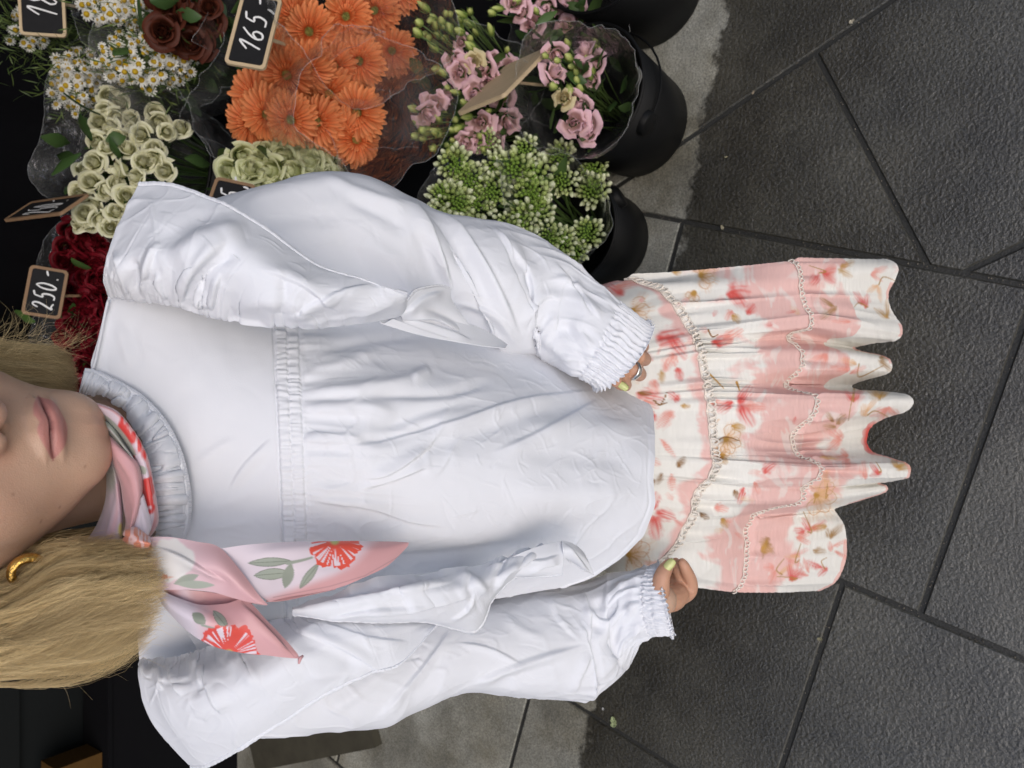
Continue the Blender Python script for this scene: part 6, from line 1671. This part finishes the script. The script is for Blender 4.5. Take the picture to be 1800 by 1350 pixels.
pt.put(smooth01(-.2, .1, .8 + .35 * vnoise(np.stack([pt.x / 6, pt.y / 9], 1), 6) - np.hypot((pt.x - 260) / 14, (pt.y - 868) / 40)), SRED); pt.put(smooth01(.62, .75, fr_) * (pt.y < 800), SGREEN, .9); pt.leaf((246, 818), (256, 834), 6, SGREEN)
put_roll(P_, pt)
# second turn: grey-green leaf over white
P_ = roll("b", [(174, 733, .612), (194, 748, .600), (218, 782, .589), (236, 812, .583), (247, 850, .579), (252, 890, .577), (252, 925, .574)],
          [(181, 752, .615), (200, 774, .604), (222, 798, .596), (236, 822, .590), (243, 860, .586), (246, 900, .582), (244, 935, .577)], 0, .008, SGREEN, seed=2)
pt = Paint(P_, SGREEN); fr_ = np.repeat(np.linspace(-.12, 1.12, P_.shape[0]), P_.shape[1])
pt.put(np.exp(-((fr_ - .45) / .10) ** 2), SWHITE, .8); pt.put(np.exp(-((fr_ - .72) / .03) ** 2), SDGREEN, .6); pt.put(smooth01(825, 840, pt.y) * (1 - smooth01(885, 905, pt.y)), SRED); pt.put(smooth01(.3, .5, vnoise(np.stack([pt.x / 3, pt.y / 5], 1), 7)) * smooth01(825, 840, pt.y) * (1 - smooth01(885, 905, pt.y)), SWHITE, .6); pt.put(smooth01(895, 910, pt.y), SMAUVE)
put_roll(P_, pt)
# third: the broad smooth pink roll
P_ = roll("c", [(182, 758, .610), (204, 776, .597), (226, 798, .587), (244, 820, .580), (249, 858, .576), (243, 895, .572), (236, 920, .569), (226, 938, .568)],
          [(184, 792, .615), (198, 812, .604), (211, 845, .597), (217, 880, .590), (221, 910, .583), (221, 930, .577), (218, 938, .573)], 0, .013, SPINK, seed=3, wr=.0008)
pt = Paint(P_, SPINK * .95); fr_ = np.repeat(np.linspace(-.12, 1.12, P_.shape[0]), P_.shape[1]); pt.put(np.exp(-((fr_ - .14) / .018) ** 2), SPINK * .65, .5); pt.put(smooth01(0, 1, 1 - np.hypot(pt.x - 188, pt.y - 772) / 9), SORANGE)
put_roll(P_, pt)
# innermost turn under the jaw: mauve and grey
P_ = roll("d", [(186, 790, .625), (203, 822, .612), (212, 858, .602), (217, 895, .594), (216, 925, .586), (212, 948, .582), (205, 960, .580)],
          [(186, 806, .640), (190, 838, .634), (187, 880, .628), (170, 925, .628), (148, 958, .632), (140, 975, .636), (135, 985, .64)], 0, .016, SMAUVE, seed=4)
pt = Paint(P_, SMAUVE * .95); fr_ = np.repeat(np.linspace(-.12, 1.12, P_.shape[0]), P_.shape[1]); pt.put(smooth01(0, .3, .5 - np.hypot((pt.x - 195) / 26, (pt.y - 840) / 70)), SGREEN, .8); pt.put(np.exp(-((fr_ - .25) / .08) ** 2) * (pt.y > 850), SPINK, .5); pt.put(smooth01(0, .3, .6 - np.hypot((pt.x - 213) / 12, (pt.y - 932) / 28)), (0.62, 0.55, 0.16))
put_roll(P_, pt)
P_ = roll("e", [(251, 868, .574), (259, 900, .568), (263, 925, .562), (256, 946, .558), (250, 955, .556)], [(243, 900, .574), (236, 920, .570), (230, 938, .565), (232, 950, .560), (236, 958, .557)], 0, .008, SMAUVE, seed=5, m=80)
pt = Paint(P_, SMAUVE * .55 + SWHITE * .45); put_roll(P_, pt)
# knot
P_ = roll("k", [(222, 930, .568), (236, 927, .560), (252, 938, .553), (266, 950, .550)], [(216, 950, .568), (226, 960, .558), (244, 964, .552), (262, 962, .550)], 0, .012, SORANGE, seed=6, m=60)
pt = Paint(P_, SORANGE * .8 + SPINK * .2); pt.put(smooth01(0, .3, vnoise(np.stack([pt.x / 3, pt.y / 12], 1), 9)), SWHITE, .5); o = put_roll(P_, pt); o.name = "scarf_knot"
def tail(rows_, n, m, base, paint, S=None, thick=.0009):
    P_ = pix_grid(rows_, n, m); fl_ = facing(P_)
    q = P_.reshape(-1, 3) / .03; P_ = P_ + grid_normals(P_) * fl_ * (.0012 * fbm(q, 2, n).reshape(n, m))[..., None]
    if S: P_ = strokes(P_, S, fl_)
    pt_ = Paint(P_, base); paint(pt_); o = sheet("scarf_tail", P_, M_SATIN, scarf, pt_.out(P_.shape), thick); return o
def pA(p_):
    p_.put(smooth01(300, 440, p_.x + .4 * (1000 - p_.y)), SPINK, .9); dx, dy = p_.x - 300, p_.y - 985
    p_.put(smooth01(-.08, .08, 1 + .1 * vnoise(np.stack([np.arctan2(dy, dx) * 3, 0 * dx], 1), 3) - np.hypot(dx / 40, dy / 37)), (0.74, 0.72, 0.70)); p_.put(smooth01(0, .4, .5 - np.hypot((p_.x - 270) / 30, (p_.y - 990) / 34)), (0.70, 0.42, 0.36), .7)
    p_.put(smooth01(0, .25, .5 + .3 * vnoise(np.stack([p_.x / 4, p_.y / 3], 1), 4) - np.hypot((p_.x - 292) / 22, (p_.y - 1014) / 10)), SORANGE, .8); p_.put(smooth01(0, .3, .5 - np.hypot((p_.x - 264) / 9, (p_.y - 962) / 16)), SORANGE, .9)
    p_.leaf((306, 1026), (350, 1010), 8, SGREEN); p_.leaf((310, 1026), (378, 1028), 7, SGREEN * 1.15)
tail([[(258, 944, .556), (258, 990, .552), (264, 1038, .556)], [(300, 944, .540), (300, 990, .534), (300, 1036, .540)], [(345, 952, .524), (345, 995, .516), (340, 1036, .526)], [(384, 962, .512), (380, 1000, .504), (372, 1040, .514)], [(420, 1000, .498), (414, 1025, .494), (408, 1050, .502)], [(455, 1046, .488), (450, 1056, .488), (444, 1060, .492)], [(470, 1062, .486), (470, 1063, .486), (468, 1064, .487)]], 120, 90, SWHITE * .5 + SPINK * .5, pA,
     [('s', 10, 3, [(270, 960), (330, 985), (400, 1030)]), ('r', 12, -2.5, [(290, 1020), (350, 1010), (420, 1040)])])
def pB(p_):
    p_.put(smooth01(600, 640, p_.x + .9 * (p_.y - 990)) , SPINK); p_.put(smooth01(1010, 1030, p_.y + (p_.x - 560) * .35), SPINK)
    p_.leaf((436, 990), (512, 986), 8, SGREEN, SDGREEN); p_.leaf((446, 1012), (510, 1006), 10, SGREEN * 1.1, SDGREEN); p_.leaf((500, 1034), (512, 990), 10, SGREEN * .9); p_.leaf((526, 1034), (560, 990), 7, SGREEN, SDGREEN); p_.line([(505, 990), (530, 985), (548, 980)], 4, SGREEN)
    p_.poppy(588, 950, 50, -.15, 3.3, SRED * .95 + SORANGE * .25, 11)
    d_, _, _ = seg_dist(p_.x, p_.y, np.array([(700, 978), (640, 1012), (580, 1030), (480, 1050)], float)); p_.put(np.exp(-(d_ / 1.0) ** 2), SPINK * .6, .6)
tail([[(388, 964, .511), (412, 995, .504), (440, 1035, .494), (474, 1058, .488)], [(440, 957, .502), (456, 985, .496), (476, 1015, .490), (502, 1050, .486)], [(500, 954, .494), (512, 980, .487), (526, 1008, .482), (545, 1043, .482)], [(560, 953, .486), (566, 978, .479), (574, 1004, .475), (590, 1034, .477)], [(625, 953, .478), (628, 972, .472), (630, 994, .469), (632, 1018, .471)], [(680, 953, .472), (681, 964, .467), (681, 978, .466), (680, 994, .468)], [(718, 954, .466), (718, 955, .466), (717, 957, .466), (716, 960, .466)]], 170, 110, SWHITE * .72 + SPINK * .18 + SMAUVE * .10, pB,
     [('r', 12, 2.5, [(430, 975), (540, 965), (680, 960)]), ('r', 14, -2, [(470, 1020), (560, 1000), (650, 990)])])
tail([[(468, 1058, .492), (470, 1048, .496)], [(500, 1056, .490), (505, 1034, .494)], [(540, 1047, .487), (545, 1034, .492)], [(590, 1036, .482), (592, 1030, .486)]], 50, 20, SPINK * .85, lambda p_: None)
def pC(p_):
    p_.put(smooth01(330, 380, p_.x - .2 * (p_.y - 1080)), SPINK); p_.leaf((338, 1078), (362, 1096), 9, SDGREEN * 1.4); p_.leaf((374, 1074), (400, 1104), 8, SGREEN * .9, SDGREEN); p_.line([(355, 1098), (385, 1106), (400, 1104)], 2.5, SGREEN)
    p_.poppy(402, 1150, 55, -3.25, .1, SRED + SORANGE * .15, 14); d_, _, _ = seg_dist(p_.x, p_.y, np.array([(430, 1056), (470, 1095), (520, 1150)], float)); p_.put(np.exp(-((d_ - 5) / .9) ** 2), SPINK * .6, .6)
tail([[(268, 1028, .556), (276, 1045, .552), (284, 1062, .554)], [(300, 1046, .542), (303, 1066, .534), (306, 1086, .540)], [(345, 1064, .526), (343, 1090, .516), (338, 1114, .524)], [(395, 1062, .512), (392, 1100, .504), (384, 1138, .512)], [(432, 1055, .504), (434, 1100, .495), (432, 1148, .502)], [(468, 1090, .494), (468, 1120, .489), (466, 1151, .494)], [(500, 1124, .488), (499, 1140, .486), (497, 1154, .488)], [(524, 1152, .484), (524, 1154, .484), (523, 1157, .484)]], 170, 100, SWHITE * .6 + SMAUVE * .4, pC,
     [('r', 12, 2.5, [(290, 1055), (360, 1085), (430, 1120)]), ('s', 9, 2.5, [(420, 1060), (460, 1100), (510, 1150)])])
tail([[(285, 1034, .552), (300, 1050, .550), (318, 1066, .548)], [(320, 1036, .538), (335, 1060, .534), (348, 1078, .534)], [(362, 1040, .528), (375, 1062, .526), (390, 1076, .524)], [(402, 1046, .516), (412, 1056, .514), (420, 1066, .512)], [(440, 1052, .506), (444, 1056, .504), (448, 1060, .502)]], 60, 50, SPINK * .9, lambda p_: p_.put(np.exp(-((p_.x - 322) / 14) ** 2), SMAUVE, .8))
mb = MB(); q = at(527, 1157, Y=.483); mb.tube([q + [-.004, 0, .001], q, q + [.001, 0, -.003]], [.0008, .0018, .0010], 6, SPINK); o = mb.build("scarf_tip", M_SATIN, scarf)

# ------------------------------------------------------------------ the dark corner on her right, loose bits on the stones
c0 = at(430, 1335, z=0)
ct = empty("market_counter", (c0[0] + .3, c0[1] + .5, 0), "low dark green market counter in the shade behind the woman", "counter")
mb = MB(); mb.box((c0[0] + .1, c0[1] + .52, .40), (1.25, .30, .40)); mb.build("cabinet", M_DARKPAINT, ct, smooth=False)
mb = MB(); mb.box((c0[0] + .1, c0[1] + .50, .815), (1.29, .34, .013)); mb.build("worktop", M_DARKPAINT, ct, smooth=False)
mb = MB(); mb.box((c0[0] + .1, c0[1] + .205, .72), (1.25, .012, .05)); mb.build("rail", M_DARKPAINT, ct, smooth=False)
e = empty("storage_box", (c0[0] + .05, c0[1] + .10, .0), "black storage box standing before the dark green counter", "box")
mb = MB(); mb.box((c0[0] + .12, c0[1] + .12, .23), (.55, .075, .23)); mb.build("box_body", M_BLACK, e, smooth=False)
mb = MB(); mb.box((c0[0] + .12, c0[1] + .12, .468), (.56, .082, .007)); mb.build("lid", M_BLACK, e, smooth=False)
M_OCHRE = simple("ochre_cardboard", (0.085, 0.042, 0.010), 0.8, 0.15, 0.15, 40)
p0 = at(238, 1320, Y=c0[1] + .10)
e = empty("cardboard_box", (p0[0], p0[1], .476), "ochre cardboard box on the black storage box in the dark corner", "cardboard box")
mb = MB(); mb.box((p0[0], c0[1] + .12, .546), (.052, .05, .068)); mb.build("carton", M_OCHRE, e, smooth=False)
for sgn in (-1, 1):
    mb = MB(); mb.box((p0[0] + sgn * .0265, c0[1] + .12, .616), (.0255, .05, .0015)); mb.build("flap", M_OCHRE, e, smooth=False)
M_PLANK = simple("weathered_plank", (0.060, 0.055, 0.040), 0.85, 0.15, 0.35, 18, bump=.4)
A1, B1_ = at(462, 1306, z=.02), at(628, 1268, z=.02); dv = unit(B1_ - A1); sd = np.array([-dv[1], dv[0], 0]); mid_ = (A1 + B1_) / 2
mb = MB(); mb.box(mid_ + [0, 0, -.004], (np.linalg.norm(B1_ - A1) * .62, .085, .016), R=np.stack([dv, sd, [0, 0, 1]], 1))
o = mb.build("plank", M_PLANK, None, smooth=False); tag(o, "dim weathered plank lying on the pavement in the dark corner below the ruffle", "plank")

gr = MB(); gq = np.random.default_rng(12)
for a, b, n_ in (((1060, 363), (1800, 501), 70), ((1200, 245), (1560, 0), 40), ((1432, 92), (1630, 468), 40), ((1490, 1028), (1800, 1160), 36), ((1478, 1040), (1372, 1345), 30), ((1622, 1068), (1790, 590), 30), ((1005, 1233), (1170, 1350), 24)):
    for k in range(n_):
        f = gq.uniform(0, 1); p = at(a[0] + (b[0] - a[0]) * f + gq.normal(0, 2.2), a[1] + (b[1] - a[1]) * f + gq.normal(0, 2.2), z=-.003); r_ = gq.uniform(.0006, .0019)
        o6 = np.array([[1, 0, 0], [-1, 0, 0], [0, 1, 0], [0, -1, 0], [0, 0, 1], [0, 0, -1.]]) * r_ * gq.uniform(.6, 1.2, (6, 1))
        gr.add(o6 + p, [(0, 2, 4), (2, 1, 4), (1, 3, 4), (3, 0, 4), (2, 0, 5), (1, 2, 5), (3, 1, 5), (0, 3, 5)], np.array([.16, .14, .11]) * gq.uniform(.3, 1.8))
M_GRIT = colour_attr("grit", .8, .2)
o = gr.build("joint_grit", M_GRIT, None, smooth=False); tag(o, "loose grit lying in the joints of the pavement", "grit", kind='stuff')

M_BIT = colour_attr("plant_bit", .6, .3, .2)
def bit(name, x, y, s_, c, lab, cat, seed):
    r_ = np.random.default_rng(seed); p = at(x, y, z=.002)
    u = np.linspace(-1, 1, 9)[:, None]; v_ = np.linspace(-1, 1, 7)[None, :]
    wd = np.sqrt(np.clip(1 - u ** 2, .02, 1)) * (.6 + .12 * r_.normal(size=(9, 1)))
    a = r_.uniform(0, pi); X_, Y_ = s_ * u + 0 * v_, s_ * v_ * wd
    P_ = np.stack([p[0] + X_ * cos(a) - Y_ * sin(a), p[1] + X_ * sin(a) + Y_ * cos(a), p[2] + s_ * (.25 * v_ ** 2 + .18 * u ** 2 + .1 * r_.normal(size=(9, 7)))], -1)
    o = sheet(name, P_, M_BIT, None, np.tile(np.asarray(c, float), (9, 7, 1)), .0008); o.location = (0, 0, 0); tag(o, lab, cat)
bit("fallen_leaf", 1079, 1268, .013, (.36, .42, .22), "pale green torn leaf on the wet stone below the right cuff", "leaf", 1)
bit("petal_scrap", 1497, 38, .0055, (.55, .50, .38), "cream scrap on the joint nearest the upper picture edge", "petal scrap", 2)
bit("petal_scrap", 1270, 400, .0055, (.58, .52, .36), "cream scrap on the joint just beside the skirt's upper edge", "petal scrap", 3)
bit("petal_scrap", 1441, 1123, .0060, (.30, .28, .18), "dull brown scrap beside the joint below the skirt hem", "petal scrap", 4)
bit("petal_scrap", 1060, 1246, .0035, (.62, .62, .60), "tiny white scrap on the joint next to the torn leaf", "petal scrap", 5)
bit("petal_scrap", 1324, 163, .0035, (.42, .34, .24), "tiny tan scrap on the joint between dry and wet stone", "petal scrap", 6)
bit("petal_scrap", 1276, 276, .0030, (.50, .46, .30), "tiny cream speck in the middle of the wedge-shaped wet stone", "petal scrap", 7)
